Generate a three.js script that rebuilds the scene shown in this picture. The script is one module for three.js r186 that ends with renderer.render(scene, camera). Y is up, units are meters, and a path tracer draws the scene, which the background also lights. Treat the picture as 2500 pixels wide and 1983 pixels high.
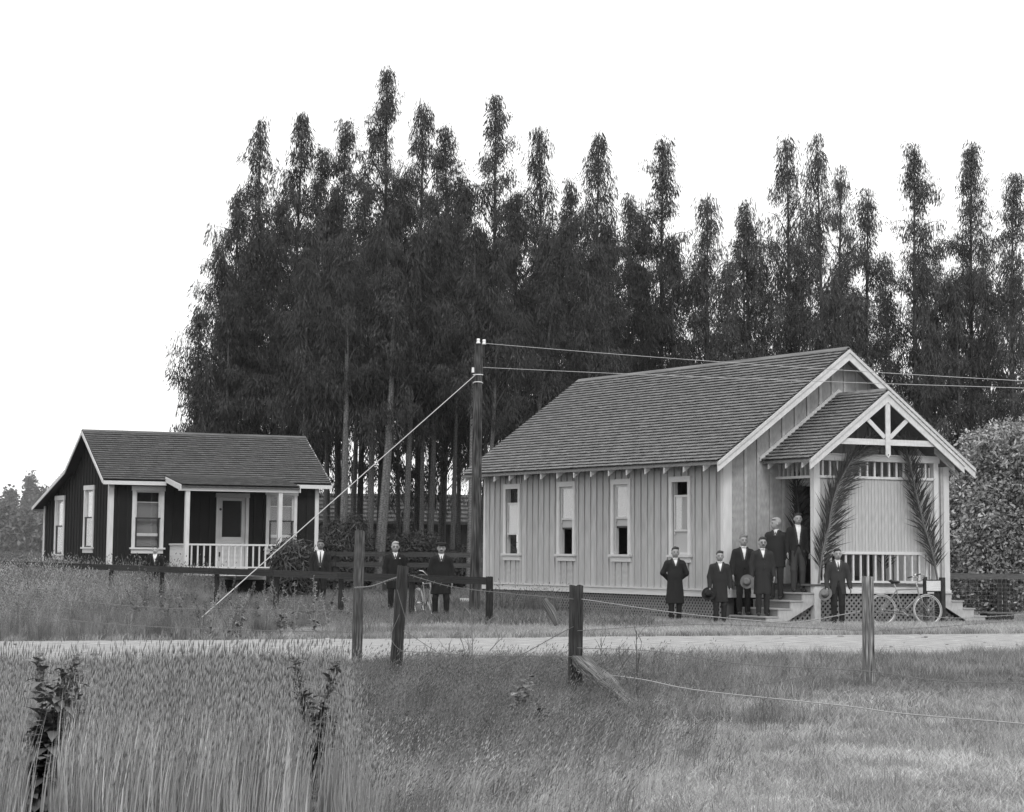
import * as THREE from 'three';
import { mergeGeometries, mergeVertices } from 'three/addons/utils/BufferGeometryUtils.js';
import { ImprovedNoise } from 'three/addons/math/ImprovedNoise.js';

// ---------------------------------------------------------------- camera, sky, sun, exposure
const scene = new THREE.Scene();
const camera = new THREE.PerspectiveCamera(18.49, 2500 / 1983, 0.5, 3000);
camera.position.set(0, 1.47, 0);
camera.rotation.set(0.1273, 0, 0.00907);               // tilted up, a hair off level
camera.setViewOffset(2500, 1983, 12, 417.5, 2500, 1983); // view camera with the back shifted
const renderer = new THREE.WebGLRenderer({ antialias: true });
renderer.toneMapping = THREE.LinearToneMapping;
renderer.toneMappingExposure = 1.36;
renderer.shadowMap.enabled = true;
{ // a bright, even, hazy overcast
  const w = 128, h = 64, d = new Float32Array(w * h * 4), n = new ImprovedNoise();
  for (let j = 0; j < h; j++) for (let i = 0; i < w; i++) {
    const el = (j + 0.5) / h * Math.PI - Math.PI / 2, az = i / w * 2 * Math.PI;
    const c = 0.02 * n.noise(2 * Math.cos(az) * Math.cos(el) + 3, 4 * Math.sin(el), 2 * Math.sin(az) * Math.cos(el));
    const L = 1.06 + c;
    const k = (j * w + i) * 4; d[k] = d[k + 1] = d[k + 2] = L; d[k + 3] = 1;
  }
  const t = new THREE.DataTexture(d, w, h, THREE.RGBAFormat, THREE.FloatType);
  t.mapping = THREE.EquirectangularReflectionMapping; t.magFilter = THREE.LinearFilter; t.needsUpdate = true;
  scene.background = t; scene.environment = t;
}
const sun = new THREE.DirectionalLight(0xffffff, 1.0);
sun.position.set(9, 58, 0); sun.target.position.set(0, 0, -55); sun.castShadow = true; sun.shadow.radius = 26;
sun.shadow.mapSize.set(4096, 4096);
Object.assign(sun.shadow.camera, { left: -70, right: 70, top: 70, bottom: -70, near: 1, far: 260 });
scene.add(sun, sun.target);
scene.fog = new THREE.FogExp2(0xf4f4f4, 0.00012);

// ---------------------------------------------------------------- helpers
function rng(a) { return () => { a |= 0; a = a + 0x6D2B79F5 | 0; let t = Math.imul(a ^ a >>> 15, 1 | a); t = t + Math.imul(t ^ t >>> 7, 61 | t) ^ t; return ((t ^ t >>> 14) >>> 0) / 4294967296; }; }
const V3 = (x, y, z) => new THREE.Vector3(x, y, z);
const noise = new ImprovedNoise();
const fbm = (x, y, z = 0, o = 4) => { let s = 0, a = 0.5, f = 1; for (let i = 0; i < o; i++) { s += a * noise.noise(x * f, y * f, z + i * 7.3); a *= 0.5; f *= 2.03; } return s; };
const YAW = 0.469, SU = Math.sin(YAW), CU = Math.cos(YAW);
const U = V3(-SU, 0, -CU), VV = V3(CU, 0, -SU);           // away from the road, and along it
const ST = (s, t, y = 0) => V3(-SU * s + CU * t, y, -CU * s - SU * t); // s: away across the road, t: along the road
const names = {};
function numbered(n) { const k = names[n] = (names[n] ?? -1) + 1; return k ? n + '_' + String(k).padStart(3, '0') : n; }
function tag(o, label, category, group) { o.userData.label = label; o.userData.category = category; if (group) o.userData.group = group; return o; }
function thing(name, label, category, p, turn = 0, group) {
  const o = new THREE.Group(); o.name = numbered(name); o.position.copy(p); o.rotation.y = turn; scene.add(o);
  return tag(o, label, category, group);
}
function gtex(w, h, fn, rx = 1, ry = 1, srgb = true) {
  const d = new Uint8Array(w * h * 4);
  for (let j = 0; j < h; j++) for (let i = 0; i < w; i++) { const v = Math.max(0, Math.min(255, fn(i, j) * 255)), k = (j * w + i) * 4; d[k] = d[k + 1] = d[k + 2] = v; d[k + 3] = 255; }
  const t = new THREE.DataTexture(d, w, h, THREE.RGBAFormat); t.wrapS = t.wrapT = THREE.RepeatWrapping; t.magFilter = THREE.LinearFilter; t.minFilter = THREE.LinearMipmapLinearFilter; t.generateMipmaps = true;
  t.repeat.set(rx, ry); if (srgb) t.colorSpace = THREE.SRGBColorSpace; t.needsUpdate = true; return t;
}
const grainTex = (seed, amt, knots) => { const r = rng(seed), K = []; for (let i = 0; i < knots; i++) K.push([r() * 64, r() * 512, 2 + r() * 4]);
  return gtex(64, 512, (i, j) => { let v = 0.9 + amt * (0.55 * noise.noise(i * 0.35, j * 0.012, seed) + 0.5 * noise.noise(i * 0.9, j * 0.02, seed + 9) + 0.7 * noise.noise(i * 0.03, j * 0.015, seed + 5));
    for (const [x, y, s] of K) { const q = ((i - x) / s) ** 2 + ((j - y) / (s * 2.4)) ** 2; if (q < 1) v -= amt * 1.2 * (1 - q); } return v; }); };
const TG = [grainTex(1, 0.09, 0), grainTex(2, 0.1, 2), grainTex(3, 0.11, 1)], TROUGH = [grainTex(11, 0.3, 3), grainTex(12, 0.34, 2)];
const G = (v, rough = 0.85, extra = {}) => { const m = new THREE.MeshPhysicalMaterial({ roughness: rough, specularIntensity: rough > 0.78 ? 0.3 : 1, ...extra }); m.color.setRGB(v, v, v); return m; };
const variants = (v, spread, n, rough, texs) => Array.from({ length: n }, (_, i) => G(v * (1 + spread * ((i + 0.5) / n * 2 - 1)), rough, texs ? { map: texs[i % texs.length] } : {}));
const UB = new THREE.BoxGeometry(1, 1, 1);
function mesh(parent, name, geo, mat) { const m = new THREE.Mesh(geo, mat); m.name = name; m.castShadow = m.receiveShadow = true; parent.add(m); return m; }
function box(parent, name, mat, x0, x1, y0, y1, z0, z1) { const m = mesh(parent, name, UB, mat); m.position.set((x0 + x1) / 2, (y0 + y1) / 2, (z0 + z1) / 2); m.scale.set(Math.abs(x1 - x0), Math.abs(y1 - y0), Math.abs(z1 - z0)); return m; }
function bar(parent, name, mat, A, B, w, d, up = V3(0, 1, 0)) { // a beam from A to B, w wide across, d deep along up
  const m = mesh(parent, name, UB, mat), z = B.clone().sub(A), L = z.length(); z.normalize();
  const x = up.clone().cross(z).normalize(), y = z.clone().cross(x);
  m.quaternion.setFromRotationMatrix(new THREE.Matrix4().makeBasis(x, y, z)); m.position.copy(A).add(B).multiplyScalar(0.5); m.scale.set(w, d, L); return m;
}
function poly(parent, name, mat, pts, thick, place) { // outline in the XY plane, extruded along +Z by thick
  const s = new THREE.Shape(pts.map(p => new THREE.Vector2(p[0], p[1]))), g = new THREE.ExtrudeGeometry(s, { depth: thick, bevelEnabled: false });
  const m = mesh(parent, name, g, mat); if (place) place(m); return m;
}
function clipBelow(pts, f) { // keep what lies below y = f(x) (piecewise straight, sampled at the outline)
  return pts.map(([x, y]) => [x, Math.min(y, f(x))]);
}
function tube(pts, r, seg = 24, rad = 6, closed = false) { return new THREE.TubeGeometry(new THREE.CatmullRomCurve3(pts, closed), seg, r, rad, closed); }
function rod(A, B, r0, r1 = r0, n = 6) { const d = B.clone().sub(A), g = new THREE.CylinderGeometry(r1, r0, d.length(), n); g.applyQuaternion(new THREE.Quaternion().setFromUnitVectors(V3(0, 1, 0), d.clone().normalize())); g.translate((A.x + B.x) / 2, (A.y + B.y) / 2, (A.z + B.z) / 2); return g; }
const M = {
  siding: variants(0.51, 0.07, 6, 0.8, TG), sidingF: variants(0.44, 0.08, 6, 0.8, TG), batten: variants(0.52, 0.05, 3, 0.8, TG), trim: G(0.74, 0.7, { map: TG[0] }), trim2: G(0.66, 0.75, { map: TG[1] }),
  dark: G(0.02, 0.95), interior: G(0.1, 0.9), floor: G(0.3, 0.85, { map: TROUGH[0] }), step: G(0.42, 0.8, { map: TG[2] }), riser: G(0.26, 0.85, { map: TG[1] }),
  shingle: variants(0.225, 0.18, 7, 0.9, TROUGH), cshingle: variants(0.13, 0.16, 7, 0.9, TROUGH), lattice: G(0.22, 0.9), blind: G(0.42, 0.9), blind2: G(0.38, 0.9),
  cottage: variants(0.018, 0.18, 5, 0.8, TG), cbatten: variants(0.02, 0.1, 3, 0.8, TG), sashDark: G(0.03, 0.6), curtain: G(0.2, 0.95),
  glass: new THREE.MeshPhysicalMaterial({ color: 0xffffff, roughness: 0.03, transmission: 1, thickness: 0, ior: 1.5 }),
  fence: variants(0.045, 0.25, 3, 0.95, TROUGH), oldwood: variants(0.16, 0.15, 3, 0.95, TROUGH), wire: G(0.16, 0.6, { metalness: 0.4 }),
};
const pick = (arr, k) => arr[Math.abs(k) % arr.length];
// ---------------------------------------------------------------- ground and road
const groundTex = gtex(1024, 1024, (i, j) => { const a = i / 1024 * Math.PI * 2, b = j / 1024 * Math.PI * 2; // wraps round
  const p = [Math.cos(a) * 2, Math.sin(a) * 2, Math.cos(b) * 2 + 5, Math.sin(b) * 2];
  let v = 0.5 + 0.25 * noise.noise(p[0] + p[2], p[1] + p[3], p[2] * 0.7) + 0.2 * noise.noise(p[0] * 4 + p[2] * 3, p[1] * 4 + p[3] * 4, p[3] * 2) + 0.2 * noise.noise(i * 0.25, j * 0.25, 3) + 0.12 * noise.noise(i * 0.7, j * 0.7, 8); return v; });
{
  const g = new THREE.PlaneGeometry(2400, 2400, 60, 60); g.rotateX(-Math.PI / 2); g.translate(0, 0, -1000);
  const p = g.attributes.position, uv = g.attributes.uv; for (let i = 0; i < p.count; i++) uv.setXY(i, p.getX(i) / 3.1, p.getZ(i) / 3.1);
  const m = mesh(scene, 'ground', g, G(0.3, 1, { map: groundTex, bumpMap: groundTex, bumpScale: 0.03 })); m.userData.kind = 'structure';
}
const roadS = [29.9, 39.9];
const roadEdgeN = t => roadS[0] + 0.5 * fbm(t * 0.25, 3.1) + (t < 2 ? -0.3 * Math.min(6, 2 - t) : 0), roadEdgeF = t => roadS[1] + 0.45 * fbm(t * 0.3, 8.7);
{ // dirt track: worn wheel paths with low ridges between them
  const nt = 700, ns = 60, t0 = -45, t1 = 60, pos = [], uv = [], idx = [];
  for (let i = 0; i <= nt; i++) { const t = t0 + (t1 - t0) * i / nt, a = roadEdgeN(t), b = roadEdgeF(t);
    for (let j = 0; j <= ns; j++) { const f = j / ns, s = a + (b - a) * f, e = Math.min(1, Math.min(f, 1 - f) * 8);
      let y = 0.012 + 0.03 * e; for (const c of [0.22, 0.4, 0.62, 0.8]) y -= 0.03 * e * Math.exp(-(((f - c - 0.03 * fbm(t * 0.1, c * 9)) / 0.035) ** 2));
      y += e * (0.012 * fbm(t * 0.8, s * 2.5, 2) + 0.014 * fbm(t * 0.3, s * 0.5, 5));
      const p = ST(s, t, Math.max(0.006, y)); pos.push(p.x, p.y, p.z); uv.push(t / 4.3, s / 1.3); } }
  for (let i = 0; i < nt; i++) for (let j = 0; j < ns; j++) { const k = i * (ns + 1) + j; idx.push(k, k + ns + 1, k + 1, k + 1, k + ns + 1, k + ns + 2); }
  const g = new THREE.BufferGeometry(); g.setAttribute('position', new THREE.Float32BufferAttribute(pos, 3)); g.setAttribute('uv', new THREE.Float32BufferAttribute(uv, 2)); g.setIndex(idx); g.computeVertexNormals();
  const rt = gtex(1024, 512, (i, j) => 0.78 + 0.3 * noise.noise(i * 0.012, j * 0.09, 1) + 0.12 * noise.noise(i * 0.09, j * 0.3, 4) + 0.12 * noise.noise(i * 0.4, j * 0.5, 6));
  const m = mesh(scene, 'road', g, G(0.52, 1, { map: rt, bumpMap: rt, bumpScale: 0.012, side: THREE.DoubleSide })); m.userData.kind = 'structure';
}
// ---------------------------------------------------------------- chapel (local: x along the front, z towards the road)
const CH = thing('chapel', 'pale board and batten chapel with shingled gable roof and entrance porch', 'building', V3(6.84, 0, -54.83), YAW);
const R75 = 0.75; // roof pitch 9 in 12
function shingles(parent, mats, org, ax, up, nrm, L, H, course, seed, nearFn, keep) {
  // wooden shingles laid in courses on a slope; the nearest `keep` become parts, the rest one mass
  const r = rng(seed), list = [], nC = Math.ceil(H / course);
  for (let c = 0; c < nC; c++) { let x = -r() * 0.12; while (x < L) { const w = 0.1 + r() * 0.13, x0 = Math.max(0, x), x1 = Math.min(L, x + w - 0.004); x += w; if (x1 - x0 < 0.03) continue;
      const y0 = c * course + (r() - 0.5) * 0.014, y1 = Math.min(H, (c + 1.35) * course); const C = org.clone().addScaledVector(ax, (x0 + x1) / 2).addScaledVector(up, y0);
      list.push({ x0, x1, y0, y1, d: nearFn(C), k: Math.floor(r() * mats.length), th: 0.012 + r() * 0.006, tilt: (r() - 0.5) * 0.004 }); } }
  const rank = [...list].sort((a, b) => a.d - b.d); rank.forEach((s, i) => s.own = i < keep);
  const B = new THREE.Matrix4().makeBasis(ax, up, nrm), rest = mats.map(() => []);
  for (const s of list) { const w = s.x1 - s.x0, h = s.y1 - s.y0, sl = Math.atan2(0.05, h);
    const mat = new THREE.Matrix4().makeTranslation((s.x0 + s.x1) / 2, (s.y0 + s.y1) / 2, 0.036 + s.th / 2).multiply(new THREE.Matrix4().makeRotationX(-sl)).multiply(new THREE.Matrix4().makeScale(w, h, s.th));
    const W = new THREE.Matrix4().makeTranslation(org.x, org.y, org.z).multiply(B).multiply(mat);
    if (s.own) { const m = mesh(parent, 'shingle', UB, mats[s.k]); m.matrix.copy(W); m.matrix.decompose(m.position, m.quaternion, m.scale); }
    else { const g = UB.clone().applyMatrix4(W); rest[s.k].push(g); } }
  rest.forEach((gs, i) => { if (gs.length) { const m = mesh(parent, 'shingle_courses', mergeGeometries(gs), mats[i]); m.userData.kind = 'stuff'; } });
}
function gableRoof(parent, mats, x0, x1, xr, yr, z0, z1, keepL, keepR, seed, nearL, nearR) { // ridge along z at xr,yr; eaves at x0 and x1
  const th = 0.05, yL = yr - (xr - x0) * R75, yR = yr - (x1 - xr) * R75;
  const roof = poly(parent, 'roof', M.riser, [[x0, yL - th], [xr, yr - th], [x1, yR - th], [x1, yR], [xr, yr], [x0, yL]], z1 - z0, m => m.position.z = z0);
  const c = 0.8, s = 0.6;
  shingles(roof, mats, V3(x0, yL, 0), V3(0, 0, 1), V3(c, s, 0), V3(-s, c, 0), z1 - z0, (xr - x0) / c, 0.125, seed, nearL, keepL);
  shingles(roof, mats, V3(x1, yR, z1 - z0), V3(0, 0, -1), V3(-c, s, 0), V3(s, c, 0), z1 - z0, (x1 - xr) / c, 0.125, seed + 1, nearR, keepR);
  // ridge boards over the joint
  for (const d of [-1, 1]) { const m = mesh(roof, 'ridge_board', UB, mats[1]); m.scale.set(0.13, 0.02, z1 - z0 + 0.02); m.rotation.z = -d * Math.atan(R75); m.position.set(xr + d * 0.05, yr + 0.028 + (d > 0 ? 0 : 0.004), (z1 - z0) / 2); }
  return roof;
}
const HX0 = -1.47, HX1 = 4.62, HXR = 1.575, HZF = -1.5, HZB = -13.4, RY = 6.14, ROY = x => RY - Math.abs(x - HXR) * R75;
const WALLTOP = ROY(HX0) - 0.06;
// --- roof
const camL = (p, z0) => { const q = p.clone(); q.z += z0; q.applyAxisAngle(V3(0, 1, 0), YAW).add(CH.position); return q.length(); };
gableRoof(CH, M.shingle, HX0 - 0.45, HX1 + 0.45, HXR, RY, HZB - 0.45, HZF + 0.45, 200, 0, 21, p => camL(p, HZB - 0.45), p => camL(p, 0));
// --- board walls
function sideBoards(x, dirOut, windows) { // long wall in the plane x
  let k = 0; const P = 0.305, W = [...windows];
  const inside = (a, b) => W.find(w => a < w[1] - 1e-6 && b > w[0] + 1e-6);
  const zs = []; for (let z = HZF; z > HZB; z -= P) zs.push([Math.max(HZB, z - P), z]);
  const f = x, i = x - dirOut * 0.025, put = (z0, z1, y0, y1) => { if (z1 - z0 > 0.01) box(CH, 'board', pick(M.siding, k * 5 + 1), Math.min(f, i), Math.max(f, i), y0, y1, z0 + 0.024 * (dirOut < 0), z1); };
  for (const [a, b] of zs) { k++; const w = inside(a, b);
    if (!w) put(a, b, 0.74, WALLTOP); else { if (a < w[0]) put(a, w[0], 0.74, WALLTOP); if (b > w[1]) put(w[1], b, 0.74, WALLTOP); const c = Math.max(a, w[0]), d = Math.min(b, w[1]); put(c, d, 0.74, 1.47); put(c, d, 3.16, WALLTOP); } 
    const zb = a, cas = windows.find(w => zb + 0.05 > w[0] - 0.125 && zb - 0.04 < w[1] + 0.125); const o = x + dirOut * 0.024, bat = (y0, y1) => box(CH, 'batten', pick(M.batten, k), Math.min(x, o), Math.max(x, o), y0, y1, zb - 0.044, zb - 0.001);
    if (a > HZB + 0.05) { if (cas) { bat(0.745, 1.318); bat(3.285, WALLTOP - 0.002); } else bat(0.745, WALLTOP - 0.002); } }
}
const WZ = [-3.35, -6.08, -8.82, -11.77], WINS = WZ.map(z => [z - 0.35, z + 0.35]);
sideBoards(HX0, -1, WINS); sideBoards(HX1, 1, []);
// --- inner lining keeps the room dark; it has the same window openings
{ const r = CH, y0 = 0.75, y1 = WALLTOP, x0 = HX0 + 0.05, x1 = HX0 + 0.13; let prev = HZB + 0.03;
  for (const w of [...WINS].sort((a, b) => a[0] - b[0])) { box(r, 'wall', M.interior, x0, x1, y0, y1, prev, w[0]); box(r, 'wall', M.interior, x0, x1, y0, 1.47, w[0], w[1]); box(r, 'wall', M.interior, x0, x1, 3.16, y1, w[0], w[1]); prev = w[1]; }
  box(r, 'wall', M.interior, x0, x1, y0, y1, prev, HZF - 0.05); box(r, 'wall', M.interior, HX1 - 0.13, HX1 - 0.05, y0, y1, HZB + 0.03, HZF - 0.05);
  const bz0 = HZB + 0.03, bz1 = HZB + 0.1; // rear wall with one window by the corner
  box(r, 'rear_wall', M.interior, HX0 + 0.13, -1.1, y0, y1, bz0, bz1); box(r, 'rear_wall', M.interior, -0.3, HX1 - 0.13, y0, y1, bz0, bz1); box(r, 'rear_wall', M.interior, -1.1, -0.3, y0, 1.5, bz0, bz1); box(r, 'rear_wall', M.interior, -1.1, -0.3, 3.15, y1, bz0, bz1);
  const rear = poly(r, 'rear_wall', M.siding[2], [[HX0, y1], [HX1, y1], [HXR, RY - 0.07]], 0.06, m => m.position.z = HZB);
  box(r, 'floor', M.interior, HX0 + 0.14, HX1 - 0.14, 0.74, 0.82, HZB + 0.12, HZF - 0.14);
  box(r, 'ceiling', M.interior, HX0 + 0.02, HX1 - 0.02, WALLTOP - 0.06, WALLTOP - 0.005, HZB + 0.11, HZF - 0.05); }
// --- side windows
function sideWindow(zc, topOpen, upper, meet, blindBottom, lowerBlind) {
  const w = mesh(CH, 'window', UB, M.trim); w.visible = true; // head casing is the window's own mesh
  w.position.set(HX0 - 0.02, 3.205, zc); w.scale.set(0.05, 0.125, 0.94);
  const g = new THREE.Group(); g.name = 'window'; CH.remove(w); CH.add(g); w.name = 'head_casing'; g.add(w);
  const x = HX0, B = (n, m, x0, x1, y0, y1, z0, z1) => box(g, n, m, x0, x1, y0, y1, z0, z1);
  for (const d of [-1, 1]) B('casing', M.trim, x - 0.042, x + 0.02, 1.495, 3.142, zc + d * 0.35, zc + d * 0.465);
  B('sill', M.trim2, x - 0.085, x + 0.08, 1.44, 1.494, zc - 0.51, zc + 0.51); B('apron', M.trim, x - 0.04, x - 0.001, 1.32, 1.438, zc - 0.465, zc + 0.465);
  for (const d of [-1, 1]) B('jamb', M.trim2, x + 0.021, x + 0.11, 1.495, 3.142, zc + d * 0.325, zc + d * 0.349);
  // upper sash
  const sash = new THREE.Group(); sash.name = 'sash'; g.add(sash); const SB = (n, m, y0, y1, z0, z1, dx = 0) => box(sash, n, m, x + 0.012 + dx, x + 0.036 + dx, y0, y1, z0, z1), z0 = zc - 0.323, z1 = zc + 0.323;
  SB('rail', M.trim2, upper - 0.05, upper, z0, z1); SB('meeting_rail', M.trim2, meet - 0.02, meet + 0.025, z0, z1, -0.004); for (const d of [0, 1]) SB('stile', M.trim2, meet + 0.026, upper - 0.051, d ? z1 - 0.045 : z0, d ? z1 : z0 + 0.045);
  box(sash, 'pane', M.glass, x + 0.02, x + 0.023, meet + 0.026, upper - 0.051, z0 + 0.046, z1 - 0.046);
  for (const d of [-1, 1]) SB('sash_horn', M.trim2, meet - 0.09, meet - 0.021, d > 0 ? z1 - 0.04 : z0, d > 0 ? z1 : z0 + 0.04);
  box(g, 'blind', lowerBlind ? M.blind : M.blind, x + 0.042, x + 0.047, blindBottom, upper - 0.01, z0 + 0.002, z1 - 0.002);
  box(g, 'blind_hem', M.blind2, x + 0.038, x + 0.05, blindBottom - 0.02, blindBottom, z0 + 0.002, z1 - 0.002);
  if (lowerBlind) { const s2 = new THREE.Group(); s2.name = 'sash'; g.add(s2); for (const [a, b] of [[1.497, 1.55]]) box(s2, 'rail', M.trim2, x + 0.026, x + 0.037, a, b, z0, z1); }
  else if (topOpen < 0.1) box(g, 'sash_edge', M.sashDark, x + 0.052, x + 0.07, blindBottom - 0.06, blindBottom - 0.021, z0, z1);
}
sideWindow(WZ[3], 0.35, 2.79, 1.99, 1.99, false); sideWindow(WZ[2], 0, 3.14, 2.345, 2.16, false); sideWindow(WZ[1], 0, 3.14, 2.35, 2.18, false); sideWindow(WZ[0], 0.3, 2.85, 2.04, 1.5, true);
// --- corner boards, water table, frieze, rafter tails
box(CH, 'corner_board', M.trim, HX0 - 0.03, HX0 + 0.19, 0.74, WALLTOP + 0.02, HZF, HZF + 0.032); box(CH, 'corner_board', M.trim, HX0 - 0.031, HX0 - 0.001, 0.74, WALLTOP, HZF - 0.09, HZF - 0.001);
box(CH, 'corner_board', M.trim, HX0 - 0.03, HX0 + 0.0, 0.74, WALLTOP, HZB, HZB + 0.1); box(CH, 'corner_board', M.trim, HX1 - 0.13, HX1 + 0.03, 0.74, WALLTOP + 0.02, HZF, HZF + 0.032);
box(CH, 'water_table', M.trim, HX0 - 0.05, HX0 - 0.001, 0.57, 0.705, HZB - 0.02, HZF + 0.05); box(CH, 'water_table_cap', M.trim2, HX0 - 0.075, HX0 - 0.002, 0.706, 0.742, HZB - 0.02, HZF + 0.05);
box(CH, 'water_table', M.trim, HX0 - 0.05, HX1 + 0.05, 0.57, 0.74, HZF + 0.001, HZF + 0.05);
const tail = (parent, xe, xi, f, z, hgt) => poly(parent, 'rafter_tail', M.trim, [[xe, f(xe) - 0.055], [xe, f(xe) - 0.055 - hgt], [xi, f(xi) - 0.055 - hgt], [xi, f(xi) - 0.055]], 0.05, m => m.position.z = z - 0.025);
for (let z = HZF - 0.16; z > HZB - 0.4; z -= 0.862) { tail(CH, HX0 - 0.43, HX0 + 0.0, ROY, z, 0.15); tail(CH, HX1 + 0.43, HX1, ROY, z, 0.15); }
// --- front gable wall, with the door opening
const DOOR = [0.42, 2.5, 3.05];
{ const P = 0.335, top = x => ROY(x) - 0.06; let k = 0;
  for (let x = HX0 + 0.19; x < HX1 - 0.13; x += P) { const a = x, b = Math.min(HX1 - 0.13, x + P); k++;
    const put = (x0, x1, y0, crown) => { if (x1 - x0 < 0.012) return; const pts = [[x0 + 0.006, y0], [x1 - 0.006, y0], [x1 - 0.006, crown(x1 - 0.006)]]; if (x0 < HXR && x1 > HXR && crown(HXR) > crown(x0)) pts.push([HXR, crown(HXR)]); pts.push([x0 + 0.006, crown(x0 + 0.006)]);
      poly(CH, 'board', pick(M.sidingF, k * 5 + 2), pts, 0.025, m => m.position.z = HZF - 0.025); };
    const c = Math.max(a, DOOR[0]), d = Math.min(b, DOOR[1]);
    if (d > c) { put(a, c, 0.74, top); put(d, b, 0.74, top); put(c, d, DOOR[2], top); } else put(a, b, 0.74, top);
    if (a > HX0 + 0.25) { const y0 = a > DOOR[0] - 0.1 && a < DOOR[1] + 0.1 ? DOOR[2] + 0.13 : 0.745; poly(CH, 'batten', pick(M.batten, k), [[a, y0], [a + 0.07, y0], [a + 0.07, top(a + 0.07) - 0.005], [a, top(a) - 0.005]], 0.024, m => m.position.z = HZF + 0.0005); } }
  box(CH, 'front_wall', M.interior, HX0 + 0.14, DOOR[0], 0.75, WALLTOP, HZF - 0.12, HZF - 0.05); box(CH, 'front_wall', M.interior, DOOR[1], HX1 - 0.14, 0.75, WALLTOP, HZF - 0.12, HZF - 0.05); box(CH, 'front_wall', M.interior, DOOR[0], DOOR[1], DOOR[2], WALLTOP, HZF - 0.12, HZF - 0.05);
  for (const x of [DOOR[0] - 0.11, DOOR[1]]) box(CH, 'door_casing', M.trim2, x, x + 0.11, 0.9, DOOR[2], HZF + 0.001, HZF + 0.03); box(CH, 'door_casing', M.trim2, DOOR[0] - 0.13, DOOR[1] + 0.13, DOOR[2] + 0.001, DOOR[2] + 0.13, HZF + 0.001, HZF + 0.034);
  for (const [hx, sg] of [[DOOR[0] + 0.02, 1], [DOOR[1] - 0.02, -1]]) { // leaves swung inwards
    const dg = new THREE.Group(); dg.name = 'door'; dg.position.set(hx, 0.9, HZF - 0.14); dg.rotation.y = sg > 0 ? 1.45 : Math.PI - 1.45; CH.add(dg); box(dg, 'door_panel', M.riser, 0, 1.0, 0, 2.12, -0.02, 0.02); for (const y of [0.15, 1.05]) box(dg, 'moulding', M.sidingF[0], 0.12, 0.88, y, y + 0.7, -0.03, 0.03); box(dg, 'handle', M.sashDark, 0.91, 0.95, 0.95, 1.02, -0.06, 0.06); }
}
// --- bargeboards of the main gable
function barge(parent, zf, x0, x1, xr, yr, drop, th) { // white rake boards with a moulding above
  for (const [xe, d] of [[x0, -1], [x1, 1]]) { const ye = yr - Math.abs(xr - xe) * R75, gap = 0.012;
    poly(parent, 'bargeboard', M.trim, [[xr, yr - gap], [xr, yr - gap - drop * 1.12], [xe, ye - gap - drop], [xe, ye - gap]], th, m => m.position.z = zf + 0.001);
    poly(parent, 'rake_moulding', M.trim2, [[xr, yr + 0.012], [xr, yr - 0.062], [xe, ye - 0.062], [xe, ye + 0.012]], 0.03, m => m.position.z = zf + th + 0.0015); }
}
barge(CH, HZF + 0.45, HX0 - 0.45, HX1 + 0.45, HXR, RY, 0.2, 0.035);
// --- lattice under the floor, dark void behind
function lattice(parent, name, pts, place) { // diagonal lath inside a convex outline in XY
  const gs = [], xs = pts.map(p => p[0]), ys = pts.map(p => p[1]), x0 = Math.min(...xs), x1 = Math.max(...xs), y0 = Math.min(...ys), y1 = Math.max(...ys), H = y1 - y0, P = 0.125;
  const clip = (A, B) => { let t0 = 0, t1 = 1; const n = pts.length, d = [B[0] - A[0], B[1] - A[1]]; for (let i = 0; i < n; i++) { const p = pts[i], q = pts[(i + 1) % n], nx = -(q[1] - p[1]), ny = q[0] - p[0]; const num = nx * (A[0] - p[0]) + ny * (A[1] - p[1]), den = nx * d[0] + ny * d[1]; if (Math.abs(den) < 1e-9) { if (num < 0) return; continue; } const t = -num / den; if (den > 0) t0 = Math.max(t0, t); else t1 = Math.min(t1, t); } if (t1 - t0 < 0.02) return; return [[A[0] + d[0] * t0, A[1] + d[1] * t0], [A[0] + d[0] * t1, A[1] + d[1] * t1]]; };
  for (const s of [1, -1]) for (let x = x0 - H * 1.2; x < x1 + H * 1.2; x += P) { const seg = clip([x, s > 0 ? y0 : y1], [x + H, s > 0 ? y1 : y0]); if (!seg) continue;
    const [a, b] = seg, L = Math.hypot(b[0] - a[0], b[1] - a[1]), g = new THREE.BoxGeometry(L, 0.04, 0.008); g.rotateZ(Math.atan2(b[1] - a[1], b[0] - a[0])); g.translate((a[0] + b[0]) / 2, (a[1] + b[1]) / 2, s * 0.0045); gs.push(g); }
  const m = mesh(parent, name, mergeGeometries(gs), M.lattice); m.userData.kind = 'stuff'; if (place) place(m); return m;
}
lattice(CH, 'lattice', [[HZB, 0], [HZF, 0], [HZF, 0.58], [HZB, 0.58]], m => { m.rotation.y = -Math.PI / 2; m.position.set(HX0 + 0.02, 0, 0); });
for (let z = HZF - 0.1; z > HZB; z -= 1.7) box(CH, 'pier', M.interior, HX0 + 0.12, HX0 + 0.32, 0, 0.74, z - 0.2, z);
box(CH, 'floor_joists', M.dark, HX0 + 0.1, HX1 - 0.1, 0.6, 0.735, HZB + 0.05, HZF - 0.05); box(CH, 'foundation', M.dark, HX0 + 1.2, HX0 + 1.3, 0, 0.6, HZB + 0.05, HZF - 0.05);

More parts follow.
